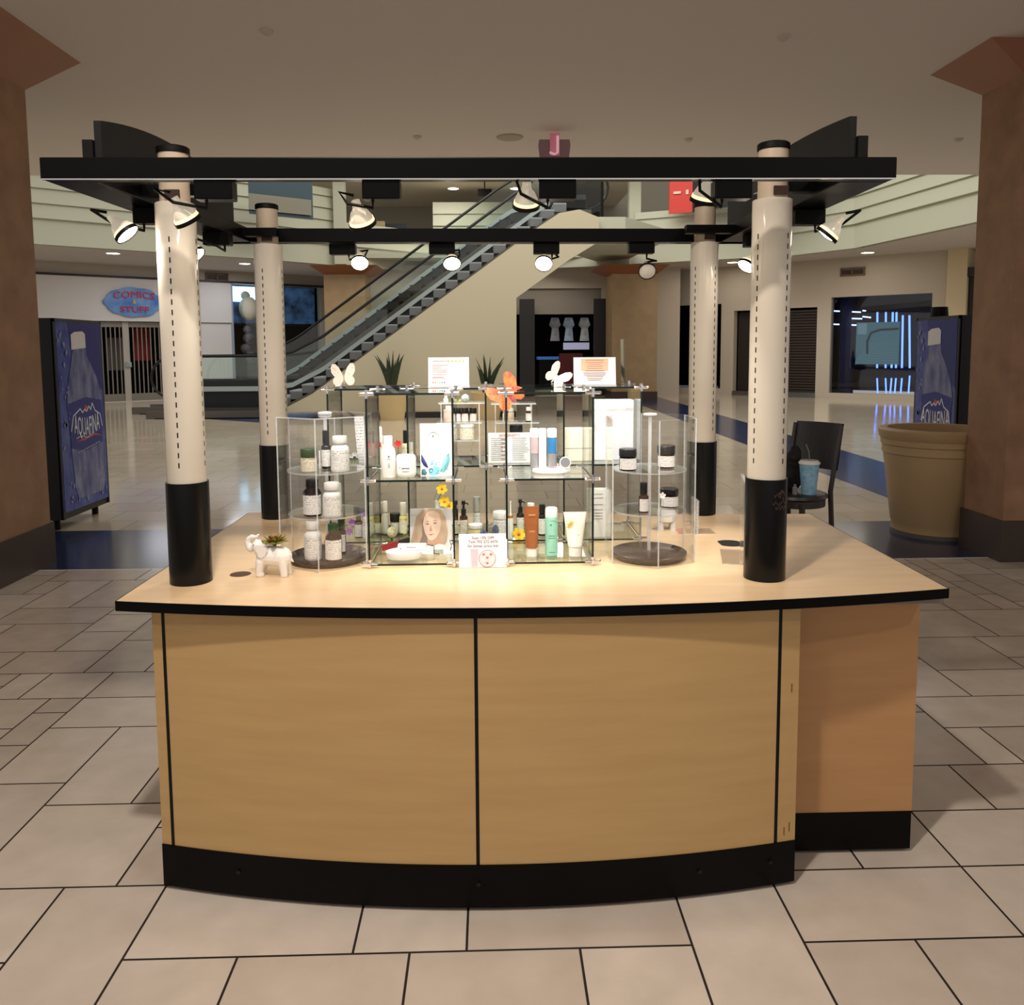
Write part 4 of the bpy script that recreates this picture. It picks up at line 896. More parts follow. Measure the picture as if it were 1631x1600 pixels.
# ================================================================== DISPLAY TOWERS
def tower(label, cx, cy, R, ztop, shelves, roof):
    t = T('display_tower', label, 'display tower', (cx, cy, HC)); H_ = ztop-HC
    hx = [V((R*math.cos(math.radians(-90+60*i)), R*math.sin(math.radians(-90+60*i)), 0)) for i in range(6)]
    M = MB()
    for i in range(6):
        a, b = hx[i], hx[(i+1) % 6]; n = ((a+b)/2).normalized(); M.frame(a+(b-a)*.01, (b-a)*.98, n*-.003, V((0, 0, H_)), 0, 1)
    M.build('hexagonal_case', [acryl, acryle], t, smooth=0)
    M = MB()
    for p in hx: M.cyl(p*.992, p*.992+V((0, 0, H_)), .0026, n=8)
    M.build('corner_seam_highlights', mat('acrylic_seam_highlight', (228, 231, 236), .15, alpha=.26), t)  # pale see-through rods put the corner highlights into the case
    r = R*.80
    MB().lathe([(0, 0), (r*.9, 0), (r*.97, .012), (r, .016), (r, .022), (r-.004, .024), (0, .024)], n=48).build('turntable', smoke, t)
    for z in shelves:
        M = MB().lathe([(0, z-HC-.005), (r-.003, z-HC-.005), (r-.003, z-HC), (0, z-HC)], n=48)
        for k in range(len(M.f)):
            if 48 <= k < 96: M.m[k] = 1
        M.build('round_shelf', [acryl, acryle], t)
    MB().cyl((0, 0, .024), (0, 0, H_), .006, n=14).build('centre_rod', acryle, t)
    MB().lathe([(0, 0), (.022, 0), (.024, .004), (.02, .008), (0, .01)], (0, 0, H_+.005), 20).build('rod_cap', acryle, t)
    if roof: MB().prism([p+V((0, 0, H_)) for p in hx], (0, 0, .004), 0, 1).build('roof_sheet', [acryl, acryle], t, smooth=0)
    return t
LTX, LTY, RTX, RTY = -.552, 2.745, .535, 2.722
tower('clear hexagonal display tower on a dark turntable, at left beside the elephant planter', LTX, LTY, .164, 1.39, (1.066, 1.212), True)
tower('clear hexagonal display tower on a dark turntable, at right before the front right post', RTX, RTY, .158, 1.378, (1.066, 1.206), False)
ZS = HC+.024

# ================================================================== PRODUCTS
def P3(px, y, z, ptop, w):
    p = aty(px, 700, y); h = aty(px, ptop, y).z-z; q = V((p.x, y, z)); return q, h, w/2/pxm(q)
def lab(t, r, z0, z1, m, a0=-165, a1=-15, name='label', r1=None, sx=1, sy=1):
    M = MB().lathe([(r+.0007, z0), ((r1 or r)+.0007, z1)], (0, 0, 0), 20, 0, None, math.radians(a0), math.radians(a1), sx, sy); return M.build(name, m, t)
def capridge(t, r, z0, z1, m, name='cap', dome=.15):
    M = MB(); n = 36; M.lathe([(r*.97, z0), (r, z0+.001), (r, z1-(z1-z0)*dome), (r*.93, z1), (0, z1)], n=n); return M.build(name, m, t)
def pill(label, px, y, z, ptop, w, body, cap, lm=None, capr=.78, name='pill_bottle', cat='bottle', shoulder=.66, group=None):
    p, h, r = P3(px, y, z, ptop, w); t = T(name, label, cat, p, 0, group); s = h*shoulder; c = h*.78
    bd = MB().lathe([(0, 0), (r*.92, 0), (r, r*.12), (r, s*.94), (r*.93, s+h*.025), (r*.66, c-.003), (r*.64, c+.004), (0, c+.004)], n=32).build('body', body, t)
    capridge(t, r*capr, c+h*.012, h, cap)
    if lm: lab(bd, r, s*.1, s*.9, lm)
    return t
def jar(label, px, y, z, ptop, w, body, lid, lm=None, lidf=.36, name='jar', group=None, lidr=1.03):
    p, h, r = P3(px, y, z, ptop, w); t = T(name, label, 'jar', p, 0, group); c = h*(1-lidf)
    bd = MB().lathe([(0, 0), (r*.9, 0), (r*.99, r*.1), (r*.99, c-.004), (r*.85, c), (0, c)], n=36).build('body', body, t)
    capridge(t, r*lidr, c+.0004, h, lid, 'lid', .1)
    if lm: lab(bd, r*.99, c*.12, c*.9, lm)
    return t
def slim(label, px, y, z, ptop, w, body, cap, lm=None, bf=.62, capr=.6, name='bottle', kind='cap', group=None, lm_a=(-150, -30)):
    p, h, r = P3(px, y, z, ptop, w); t = T(name, label, 'bottle', p, 0, group); b = h*bf
    bd = MB().lathe([(0, 0), (r*.93, 0), (r, r*.12), (r, b*.88), (r*.85, b*.95), (r*.42, b), (r*.4, b+.004), (0, b+.004)], n=28).build('body', body, t)
    if lm: lab(bd, r, b*.1, b*.78, lm, *lm_a)
    if kind == 'cap': capridge(t, r*capr, b, h, cap)
    elif kind == 'dropper':
        MB().lathe([(r*.62, b), (r*.62, b+(h-b)*.45), (r*.4, b+(h-b)*.5), (r*.38, h-r*.3), (r*.2, h), (0, h)], n=20).build('dropper_cap', cap, t)
    elif kind == 'pump':
        c1 = b+(h-b)*.42
        MB().lathe([(r*.6, b), (r*.62, c1), (r*.3, c1+.001), (r*.28, c1+(h-c1)*.5), (r*.5, c1+(h-c1)*.55), (r*.5, h), (0, h)], n=20).build('pump_head', cap, t)
        MB().tube([(0, 0, h-(h-c1)*.25), (r*.95, -r*.2, h-(h-c1)*.3), (r*1.15, -r*.25, h-(h-c1)*.5)], r*.17, 8).build('nozzle', cap, t)
    return t
def squeeze(label, px, y, z, ptop, wtop, wbot, capf, body, capm, tilt=0):
    p, h, rb = P3(px, y, z, ptop, wbot); rt = wtop/2/pxm(p); t = T('cosmetic_tube', label, 'tube', p, tilt); c = h*capf
    MB().lathe([(0, 0), (rb*.8, 0), (rb*.84, .002), (rb*.84, c), (0, c)], n=28).build('cap', capm, t)
    M = MB(); n = 28; N = 10; vs = []; fs = []
    for j in range(N+1):
        f = j/N; zz = c+.001+(h-c-.001)*f; w = rb*.95+(rt-rb*.95)*f; d = rb*.95*(1-f**1.3)+.0016*f
        if j == N: d = .0014
        for i in range(n): a = 2*math.pi*i/n; vs.append((w*math.cos(a) if f < .95 else w*max(-1, min(1, 1.3*math.cos(a))), d*math.sin(a), zz))
    for j in range(N):
        for i in range(n): fs.append((j*n+i, j*n+(i+1) % n, (j+1)*n+(i+1) % n, (j+1)*n+i))
    fs.append(tuple(range(n-1, -1, -1))); fs.append(tuple(N*n+i for i in range(n))); M.add(vs, fs)
    M.build('tube_body', body, t)
    return t, h, rb, rt, c
ink = mat('grey_ink', (120, 118, 118), .6); dink = mat('dark_ink', (60, 58, 60), .6)
def marks(t, spec, m=ink, name='print'):
    """small flat printed bars: (x, y, z, width, height) facing the viewer"""
    M = MB()
    for x, y, z, w, h in spec: M.box(x-w/2, x+w/2, y-.0004, y, z-h/2, z+h/2)
    M.build(name, m, t, smooth=0)
amberl = printed('label_amber', (228, 218, 206), (90, 60, 40), 7, .5)
# left tower
pill('white pill bottle on the turntable of the left tower', 494, LTY-.085, ZS, 829, 27, white, white, labelw)
pill('dark amber bottle with green cap in front on the left tower turntable', 527, LTY-.105, ZS, 834, 26, amber, greencap, labelw, .66)
slim('slim amber bottle with green cap, behind the larger green-capped one', 540, LTY-.01, ZS, 826, 14, amber, greencap, labelw, .72, .75)
pill('black bottle with black cap on the middle shelf of the left tower', 495, LTY-.07, 1.0665, 763, 29, darkb, blackcap, labelw, .68)
pill('white bottle with wide cap on the middle shelf of the left tower', 526, LTY-.085, 1.0665, 768, 28, white, white, labelw, .86)
slim('slim white bottle behind the wide white one on the left tower middle shelf', 534, LTY+.02, 1.0665, 752, 15, white, white, None, .75, .5)
jar('cream jar with green lid on the top shelf of the left tower', 491, LTY-.07, 1.2125, 714, 25, mat('cream_jar', (206, 204, 180), .3), greencap, labelc)
slim('tall dark bottle with long white label on the left tower top shelf', 519, LTY-.0, 1.2125, 685, 15, darkb, blackcap, labelw, .64, .7)
pill('white bottle with ribbed cap on the top shelf of the left tower', 541, LTY-.06, 1.2125, 694, 29, white, white, labelw, .8)
o = MB().lathe([(0, 0), (.003, 0), (.003, .06), (0, .06)], n=10).build('white_pen', white, None, aty(508.5, 700, LTY)-V((0, 0, 0))); o.location.z = 1.2125; tag(o, 'thin white stick beside the tall dark bottle in the left tower', 'stick')
# right tower
jar('white-banded jar with black lid at left on the right tower top shelf', 1000, RTY-.05, 1.2065, 714, 27, darkb, blackcap, labelw, .36)
jar('brown glass jar with black lid at right on the right tower top shelf', 1061, RTY+.0, 1.2065, 709, 28, amber, blackcap, labelw, .38)
slim('brown spray bottle with black cap on the middle shelf of the right tower', 1026, RTY-.06, 1.0665, 768, 16, amber, blackcap, labelw, .60, .7)
jar('squat brown jar with black lid on the middle shelf of the right tower', 1067, RTY+.03, 1.0665, 777, 28, amber, blackcap, labelw, .34)
def flower(name, label, p, r, petal, heart, n=5, tilt=(0, -1, .3), stem=None, lift=.3):
    t = T(name, label, 'flower', p); ax = V(tilt).normalized(); u = ax.orthogonal().normalized(); w = ax.cross(u); ctr = V((0, 0, stem or 0))
    for i in range(n):
        a = 2*math.pi*i/n; d = u*math.cos(a)+w*math.sin(a); s = ax.cross(d); M = MB(); pts = []
        row = [(0, .12), (.35, .3), (.7, .36), (.95, .22), (1.02, .0)]
        L = [ctr+d*(r*f)+s*(r*g)+ax*(r*lift*f) for f, g in row]; Rr_ = [ctr+d*(r*f)-s*(r*g)+ax*(r*lift*f) for f, g in row]
        M.prism(L+Rr_[::-1][1:], ax*.0008); M.build('petal', petal, t, smooth=0)
    MB().ball(ctr+ax*r*.08, r*.24, 10).build('heart', heart, t)
    if stem: MB().tube([(0, 0, 0), (r*.1, 0, stem*.5), ctr], .0012, 6).build('stem', mat('stem_green', (70, 110, 40), .5), t)
    return t
yel = mat('petal_yellow', (246, 198, 20), .5); orng = mat('heart_orange', (226, 120, 20), .6); purp = mat('petal_purple', (150, 90, 170), .5); redp = mat('petal_red', (214, 44, 44), .5)
flower('white_flower', 'tiny white flower on a yellow stem before the squat jar in the right tower', aty(1055, 789, RTY-.03), .011, white, yel)
# footed pot seen behind the right tower
p = atz(1061, 842, HC); t = T('footed_pot', 'small white ceramic pot on four feet behind the right tower', 'pot', (p.x, p.y, HC))
MB().lathe([(0, .025), (.02, .024), (.036, .034), (.04, .055), (.036, .075), (.03, .08), (.028, .075), (.03, .055), (0, .045)], n=30).build('bowl', whitec, t)
for a in (35, 145, 215, 325): MB().lathe([(0, 0), (.012, 0), (.011, .01), (.009, .03), (0, .035)], (.028*math.cos(math.radians(a)), .024*math.sin(math.radians(a)), 0), 14).build('foot', whitec, t)

# ---- front left cubes, lower shelf
p0 = aty(653, 884, 2.80); p1 = aty(720, 884, 2.80); pt = aty(690, 809.5, 2.83)
t = T('photo_print', 'colour photo print of a smiling blonde woman, leaning in the left glass cube', 'photo', (p0.x, 2.80, ZB+.001)); w = p1.x-p0.x; h = pt.z-ZB; up = V((0, .03, h)).normalized(); hh = math.hypot(.03, h)
def pp(u, v, o=0): return V((u*w, -.0016-o, 0))+up*(v*hh)
MB().frame((0, 0, 0), (w, 0, 0), up*hh, V((0, .0012, 0))).build('sheet', mat('photo_backdrop', (228, 224, 228), .35), t, smooth=0)
def patch(name, pts, o, m): MB().prism([pp(a, b, o) for a, b in pts], (0, .0003, 0)).build(name, m, t, smooth=0)
skin = mat('photo_skin', (238, 204, 186), .4); hair = mat('photo_hair', (216, 184, 158), .4, noise=.3, nscale=60, stretch=(1, 1, .3)); hair2 = mat('photo_hair_dark', (150, 126, 116), .4)
patch('hair_picture', [(.02, .0), (.0, .15), (.08, .45), (.15, .8), (.3, .97), (.55, 1), (.75, .96), (.86, .75), (.9, .45), (.88, .2), (.75, .02)], .0004, hair)
patch('hair_shadow_picture', [(.2, .1), (.3, .35), (.28, .7), (.36, .85), (.42, .5), (.42, .15)], .0007, hair2)
patch('neck_picture', [(.42, .05), (.45, .3), (.72, .32), (.74, .05)], .0008, mat('photo_skin_shade', (206, 160, 138), .4))
patch('face_picture', [(.36, .4), (.31, .62), (.34, .8), (.42, .92), (.58, .95), (.7, .86), (.74, .65), (.72, .45), (.62, .28), (.52, .22), (.44, .26)], .0011, skin)
patch('shirt_picture', [(.35, .0), (.42, .14), (.52, .08), (.68, .14), (.82, .12), (.9, .0)], .0014, paper)
fe = mat('photo_features', (104, 70, 64), .5)
for a, b in ((.42, .62), (.6, .64)):
    patch('eye_picture', [(a-.05, b), (a, b+.018), (a+.05, b), (a, b-.012)], .0014, fe)
    patch('brow_picture', [(a-.06, b+.05), (a, b+.075), (a+.065, b+.055), (a, b+.06)], .0014, mat('photo_brow', (150, 112, 92), .5))
patch('nose_picture', [(.49, .6), (.46, .46), (.5, .445), (.54, .46)], .0014, mat('photo_nose', (204, 152, 132), .5))
patch('mouth_picture', [(.42, .375), (.5, .345), (.6, .385), (.5, .37)], .0014, mat('photo_lips', (180, 92, 92), .5))
M = MB().text('NU', .012, pp(.16, .1, .0016), ux=(1, 0, 0), uy=up, depth=.0003); M.build('lettering', paper, t, smooth=0)
p, h, r = P3(640, 2.70, ZB, 877, 57); o = MB().lathe([(0, 0), (r*.9, 0), (r, h*.35), (r, h), (r*.95, h*1.05), (0, h*1.0)], n=44, sy=.75).build('round_compact', white, None, p); tag(o, 'flat round white compact on the lower shelf before the photo print', 'compact')
ptc = h+ZB
t = T('white_bracket', 'white L-shaped plastic tester resting on the flat round compact', 'tester', (p.x+.025, 2.705, ptc+.0008)); MB().box(-.045, .05, -.012, .012, 0, .022).build('body', white, t, smooth=0, bevel=.003); marks(t, [(-.035, -.012, .008, .004, .004), (.0, -.012, .012, .03, .002)])
t = T('slim_case', 'slim black and red case leaning at left of the flat round compact', 'case', aty(609, 880, 2.775), 0); t.location.z = ZB+.012
MB().frame((0, 0, -.008), (.055, .02, .012), (0, .02, 0), (-.002, 0, .018)).build('red_half', mat('case_red', (150, 44, 50), .3), t, smooth=0)
MB().frame((.0555, .0202, .0041), (.05, .02, .012), (0, .02, 0), (-.002, 0, .018)).build('black_half', mat('case_black', (40, 34, 36), .25), t, smooth=0)
p = aty(625, 870, 2.85); t = T('pompom_flower', 'round cream pompom flower with green leaves in the left glass cube', 'flower', (p.x, 2.85, ZB)); zt = aty(625, 847, 2.85).z-ZB
MB().tube([(-.004, 0, 0), (-.002, 0, zt*.5), (0, 0, zt)], .0025, 8).build('stem', mat('stem_green', (70, 110, 40), .5), t); MB().ball((0, 0, zt), .019, 20).build('bloom', mat('pompom_cream', (244, 238, 196), .8, bump=.8, nscale=160), t)
for i in range(5):
    a = .5+i*1.2; MB().prism([(0, 0, 0), (.02*math.cos(a)-.004, .012*math.sin(a), .02), (.034*math.cos(a), .02*math.sin(a), .032), (.02*math.cos(a)+.004, .012*math.sin(a), .022)], (.0006, .0006, 0)).build('leaf', mat('leaf_yellow_green', (126, 136, 40), .5), t, smooth=0)
t = T('wire_easel', 'bent black wire easel lying on the shelf before the photo print', 'easel', aty(680, 882, 2.77)); t.location.z = ZB+.0018
MB().tube([(-.05, 0, .024), (-.02, -.005, .03), (.025, -.01, .022), (.027, -.03, .0), (.045, -.035, 0)], .0016, 6).build('front_wire', blackm, t); MB().tube([(.08, .0, 0), (.085, .01, .018), (.078, .01, .035), (.1, .015, .035)], .0016, 6).build('rear_wire', blackm, t)
# ---- rear row, lower shelf at left
p = aty(626, 846, 3.06); o = MB().lathe([(0, 0), (.06, 0), (.066, .006), (.063, .007), (.058, .003), (0, .003)], n=40, sy=.6).build('oval_tray', mat('slate_tray', (38, 46, 48), .25), None, (p.x, 3.06, ZB)); tag(o, 'dark oval tray under the oil bottles in the rear glass row', 'tray')
oil = mat('yellow_oil', (222, 206, 120), .1, coat=.5); clearb = mat('frosted_clear', (196, 192, 182), .2)
slim('wide bottle of pale yellow oil with frosted cap, at left on the oval tray', 602, 3.06, ZB+.0035, 800, 15, oil, clearb, None, .62, .9)
slim('clear pump bottle between the yellow oil bottle and the black-lidded jar', 611, 3.045, ZB+.0035, 798, 10, clearb, mat('cream_pump', (224, 216, 200), .4), None, .66, .8, 'pump_bottle', 'cap')
jar('small jar with wide black lid on the oval tray', 627, 3.065, ZB+.0035, 817, 15, clearb, blackcap, None, .42, 'jar', None, 1.15)
slim('yellow oil bottle with cream cap at right on the oval tray', 640, 3.045, ZB+.0035, 800, 13, oil, mat('cream_pump', (224, 216, 200), .4), labelc, .6, .8)
slim('brown dropper bottle with grey rubber top among purple flowers', 568, 3.0, ZB, 805, 13, amber, mat('rubber_grey', (104, 98, 96), .6), labelw, .55, .6, 'dropper_bottle', 'dropper')
slim('little bottle with lilac and white label beside the purple flowers', 580, 2.985, ZB, 824, 12, mat('lilac', (186, 176, 196), .4), white, labelw, .8, .7)
for i, (px, py, w_) in enumerate(((556, 846, 'low at left of'), (581, 818, 'high at right of'), (561, 832, 'close against'))): 
    p = aty(px, py, 3.03+.012*i); flower('purple_flower', 'purple flower %s the brown dropper bottle' % w_, (p.x, p.y, ZB), .014, purp, purp, 6, (.1, -1, .2), max(.004, p.z-ZB), .25)
t = T('bud_vase', 'slim white bud vase behind the photo print', 'vase', (aty(697, 800, 3.02).x, 3.02, ZB)); zt = aty(697, 797, 3.02).z-ZB; MB().lathe([(0, 0), (.016, 0), (.02, zt*.4), (.009, zt*.7), (.01, zt), (.007, zt), (.006, zt*.7), (0, zt*.6)], n=24).build('vase_body', white, t)
for px, py, r_, l in ((704, 779, .021, 'top bloom of three yellow flowers above the photo print'), (708, 799, .021, 'middle bloom of three yellow flowers above the photo print'), (716, 806, .019, 'lowest bloom of three yellow flowers, by the glass edge')):
    p = aty(px, py, 2.99); b = MB(); t = flower('yellow_flower', l, p, r_, yel, orng, 6, (-.1, -1, .35), None, .15); v = V((aty(697, 797, 3.02).x, 3.02, ZB+zt))-p; MB().tube([(0, 0, 0), v*.5+V((.004, 0, .004)), v], .0012, 6).build('stem', mat('stem_green', (70, 110, 40), .5), t)
slim('brown pump bottle with black head, right behind the left glass cube edge', 737, 3.03, ZB, 797, 13, amber, blackcap, amberl, .58, .6, 'pump_bottle', 'pump')
slim('roll-on bottle with tall silver cap between the two front glass stacks', 758, 3.05, ZB, 791, 12, clearb, mat('silver_cap', (186, 184, 180), .3, .6), labelw, .6, 1.0, 'roll_on_bottle')
jar('low clear jar with yellow filling and white lid behind the offer card', 756, 2.975, ZB, 834, 22, mat('pale_yellow', (226, 214, 160), .3), white, None, .3)
jar('small white jar with printed band behind the blue butterfly', 796, 3.03, ZB, 814, 23, white, white, labelw, .32)
gold = mat('gold_collar', (206, 150, 60), .3, .7)
for px, w_ in ((806, 'left'), (812.5, 'right')):
    p, h, r = P3(px, 2.965, ZB, 798, 8); t = T('nozzle_bottle', 'slender white nozzle bottle with gold collar, %s one of the pair' % w_, 'bottle', p)
    MB().lathe([(0, 0), (r, 0), (r, h*.5), (r*.8, h*.55), (0, h*.55)], n=18).build('body', white, t); MB().lathe([(r*.8, h*.55), (r*1.0, h*.56), (r*1.0, h*.62), (0, h*.62)], n=18).build('collar', gold, t); MB().lathe([(r*.6, h*.62), (r*.3, h*.7), (r*.28, h*.95), (r*.45, h), (0, h)], n=14).build('nozzle', white, t)
slim('black pump bottle with white label right of the nozzle bottles', 828, 3.04, ZB, 795, 12, darkb, blackcap, labelw, .62, .6, 'pump_bottle', 'pump')
slim('brown bottle with white cap peeping out behind the brown tube', 845, 3.06, ZB, 801, 12, amber, white, None, .8, .95)
slim('black bottle with white label between the brown and mint tubes', 863, 3.0, ZB, 803, 13, darkb, blackcap, labelw, .72, .75)
p = aty(826, 846, 2.965); flower('yellow_flower', 'yellow flower lying at the foot of the black pump bottle', (p.x, 2.965, ZB+.012), .026, yel, orng, 6, (.2, -.6, .5), None, .2)
# ---- front right cubes, lower shelf
brown = mat('tube_brown', (150, 88, 44), .3)
t, h, rb, rt, c = squeeze('brown tube standing on its white cap in the right glass cube', 846, 2.70, ZB, 806, 25, 20, .17, brown, white, .1)
marks(t, [(0, -.0115, h*.84, .022, .0035), (.0, -.0145, h*.52, .018, .002), (.0, -.0145, h*.5, .02, .0015), (.004, -.0175, h*.26, .006, .006)], mat('tube_print', (206, 160, 120), .5))
p, h, r = P3(878, 2.715, ZB, 808, 20); t = T('mint_bottle', 'mint green bottle with white cap in the right glass cube', 'bottle', p); mint = mat('mint', (150, 214, 198), .35)
MB().lathe([(0, 0), (r*.93, 0), (r, r*.15), (r, h*.81), (0, h*.81)], n=32).build('body', mint, t); MB().lathe([(r*.985, h*.812), (r*.985, h*.96), (r*.85, h), (0, h)], n=32).build('cap', white, t)
M = MB()
for i in range(9): a = math.radians(-130+10*i); M.frame(V(((r+.0004)*math.cos(a), (r+.0004)*math.sin(a), h*.74-.0009*(i-4)**2*.3)), V((.0026, 0, -.0003*(i-4))), V((0, .0004, 0)), V((0, 0, .0016)))
for z, w in ((.42, .5), (.37, .6), (.07, .5)): M.frame((-r*w, -r-.0004, h*z), (2*r*w, 0, 0), (0, .0006, 0), (0, 0, .0016))
M.box(-.006, -.001, -r-.0005, -r, h*.64, h*.67); M.build('print', mat('mint_print', (40, 110, 104), .5), t, smooth=0)
t, h, rb, rt, c = squeeze('white tube with yellow blossom print in the right glass cube', 916, 2.70, ZB, 815, 37, 24, .22, mat('tube_white', (240, 236, 226), .35), white)
M = MB()
for i in range(9):
    a = 2*math.pi*i/9; M.prism([(-.016+.004*math.cos(a+.6), -.0125, h*.72+.004*math.sin(a+.6)), (-.016+.013*math.cos(a), -.0125, h*.72+.02*math.sin(a)), (-.016+.004*math.cos(a-.6), -.0125, h*.72+.004*math.sin(a-.6))], (0, .006, 0))
M.build('blossom_print', mat('print_yellow', (240, 208, 90), .5), t, smooth=0); marks(t, [(.002, -.0175, h*.5, .02, .003), (.002, -.018, h*.44, .014, .0016)], mat('print_ochre', (196, 160, 70), .5))
# ---- upper shelf, front left cubes
p, h, r = P3(618, 2.685, ZM, 694, 23); t = T('lotion_bottle', 'slim white lotion bottle with narrow cap on the upper left glass shelf', 'bottle', p)
MB().lathe([(0, 0), (r*.93, 0), (r, r*.12), (r, h*.58), (r*.9, h*.68), (r*.58, h*.76), (0, h*.765)], n=32).build('body', white, t); MB().lathe([(r*.6, h*.765), (r*.6, h*.985), (r*.55, h), (0, h)], n=28).build('cap', white, t)
marks(t, [(.004, -r-.0002, h*.52, .006, .006), (.004, -r-.0002, h*.46, .014, .0015), (.004, -r-.0002, h*.34, .008, .0014), (.004, -r-.0002, h*.3, .008, .0014), (.004, -r-.0002, h*.26, .007, .0014)], ink)
p, h, r = P3(646, 2.70, ZM, 724, 32); t = T('cream_jar', 'wide white rounded jar beside the lotion bottle on the upper left shelf', 'jar', p)
MB().lathe([(0, 0), (r*.8, 0), (r*.96, h*.08), (r, h*.2), (r, h*.72), (0, h*.72)], n=40).build('body', white, t); MB().lathe([(r*1.0, h*.722), (r*1.0, h*.82), (r*.9, h*.97), (r*.8, h), (0, h)], n=40).build('lid', white, t)
marks(t, [(-.018, -r+.003, h*.45, .003, .003), (.002, -r-.0003, h*.43, .026, .003), (.002, -r-.0003, h*.28, .022, .0018)], ink)
# pouch with blue plants
p0 = aty(670, 760, 2.71); p1 = aty(721, 760, 2.71); wz = aty(697, 674, 2.71).z-ZM; w = p1.x-p0.x
t = T('printed_pouch', 'tall white pouch with blue leaf print on the upper left glass shelf', 'pouch', (p0.x, 2.71, ZM))
M = MB(); n = 12; vs = []; fs = []
for s in (-1, 1):
    for j in range(n+1):
        for i in range(n+1):
            f = j/n; g = i/n; th = .018*(1-f)**.8*math.sin(math.pi*g)**.6+.0008; vs.append((w*g, s*th, wz*f*(1-.02*math.sin(math.pi*g)*(1-f))))
k = (n+1)*(n+1)
for j in range(n):
    for i in range(n): a = j*(n+1)+i; fs.append((a, a+1, a+n+2, a+n+1)); fs.append((k+a, k+a+n+1, k+a+n+2, k+a+1))
M.add(vs, fs); M.build('pouch_body', white, t)
def yp(g, f): return -(.018*(1-f)**.8*math.sin(math.pi*max(.02, min(.98, g)))**.6+.0008)-.0006
def leafp(name, pts, m):
    M = MB(); n_ = len(pts); vs = [(w*a, yp(a, b), wz*b) for a, b in pts]; cx_ = sum(v[0] for v in vs)/n_; cy_ = min(v[1] for v in vs)-.0004; cz_ = sum(v[2] for v in vs)/n_
    M.add(vs+[(cx_, cy_, cz_)], [(i, (i+1) % n_, n_) for i in range(n_)]); M.build(name, m, t, smooth=0)
tq = mat('print_turquoise', (130, 200, 214), .5); nv = mat('print_navy', (36, 48, 120), .5); tl = mat('print_teal', (60, 110, 130), .5)
leafp('leaf_print', [(.03, .42), (.1, .36), (.2, .25), (.26, .16), (.2, .16), (.1, .2), (.03, .28)], nv)
leafp('leaf_print', [(.62, .08), (.68, .22), (.8, .36), (.9, .44), (.93, .3), (.86, .16), (.74, .06)], tq); leafp('leaf_print', [(.26, .03), (.3, .14), (.45, .2), (.62, .16), (.6, .04), (.42, .01)], tq)
leafp('leaf_print', [(.3, .22), (.4, .33), (.42, .22)], tq); leafp('leaf_print', [(.45, .22), (.56, .3), (.5, .2)], tq); leafp('leaf_print', [(.03, .02), (.04, .12), (.14, .14), (.22, .06), (.16, .01)], tl)
M = MB(); M.tube([(w*(.34+.06*math.cos(i*.6)), yp(.34, .11)-.001, wz*(.11+.04*math.sin(i*.6))) for i in range(12)], .001, 5); M.tube([(w*a, yp(a, b)-.001, wz*b) for a, b in ((.64, .1), (.72, .18), (.8, .3), (.88, .42))], .0008, 5)
for a, b in ((.5, .14), (.56, .1), (.52, .06), (.84, .12), (.24, .33), (.6, .26)): M.ball((w*a, yp(a, b)-.0004, wz*b), .0014, 6)
M.build('line_print', mat('print_dark_teal', (34, 62, 84), .5), t)
M = MB()
for i in range(9): a = .24+.04*i; b = .83-.012*((i-4)**2)*.35; M.box(w*a, w*a+.0035, yp(a, b)-.0003, yp(a, b), wz*b, wz*b+.0015)
M.box(w*.39, w*.43, yp(.41, .75)-.0004, yp(.41, .75), wz*.74, wz*.775); M.build('print', ink, t, smooth=0)
# ---- rear row, upper shelf at left
pink = mat('pink_bottle', (214, 150, 140), .4)
slim('white and yellow dropper bottle behind the lotion bottle', 606, 2.99, ZM, 679, 15, mat('pale_lemon', (232, 226, 200), .3), white, None, .55, .8, 'dropper_bottle', 'dropper')
slim('pink bottle with dark cap at the left edge of the front glass stack', 592, 3.05, ZM, 686, 15, pink, mat('brown_black', (60, 48, 44), .4), None, .6, .5)
slim('gold-rimmed white bottle with black cap behind the wide white jar', 646, 3.0, ZM, 685, 13, mat('cream_gold', (226, 214, 190), .35), blackcap, labelc, .62, .62)
slim('small white and pink bottle right of the black-capped one', 654, 3.04, ZM, 704, 8, mat('white_pink', (236, 214, 210), .4), white, None, .6, .9)
for px, py, l in ((602, 709, 'red flower at left of the lotion bottle'), (634, 707, 'red flower above the wide white jar')):
    p = aty(px, py, 2.975); flower('red_flower', l, (p.x, p.y, ZM), .0135, redp, redp, 6, (0, -1, .3), p.z-ZM, .4)
t = T('leaflet', 'tall narrow white printed leaflet standing in the rear glass row at left', 'leaflet', (aty(578, 700, 3.04).x, 3.04, ZM), .1); h = aty(578, 662, 3.04).z-ZM; MB().frame((-.02, 0, 0), (.036, 0, 0), (0, .0015, 0), (-.012, .02, h)).build('sheet', printed('leaflet_print', (226, 224, 226), (150, 148, 152), 16, .5), t, smooth=0)
for i in range(3):
    p = aty(560+5*i, 726-3*(i % 2), 3.0+.012*i); flower('white_flower', ('left', 'middle', 'right')[i]+' one of the white wired blossoms beside the leaflet in the rear row', (p.x, p.y, ZM), .009, white, steel, 5, (0, -1, .2), p.z-ZM)
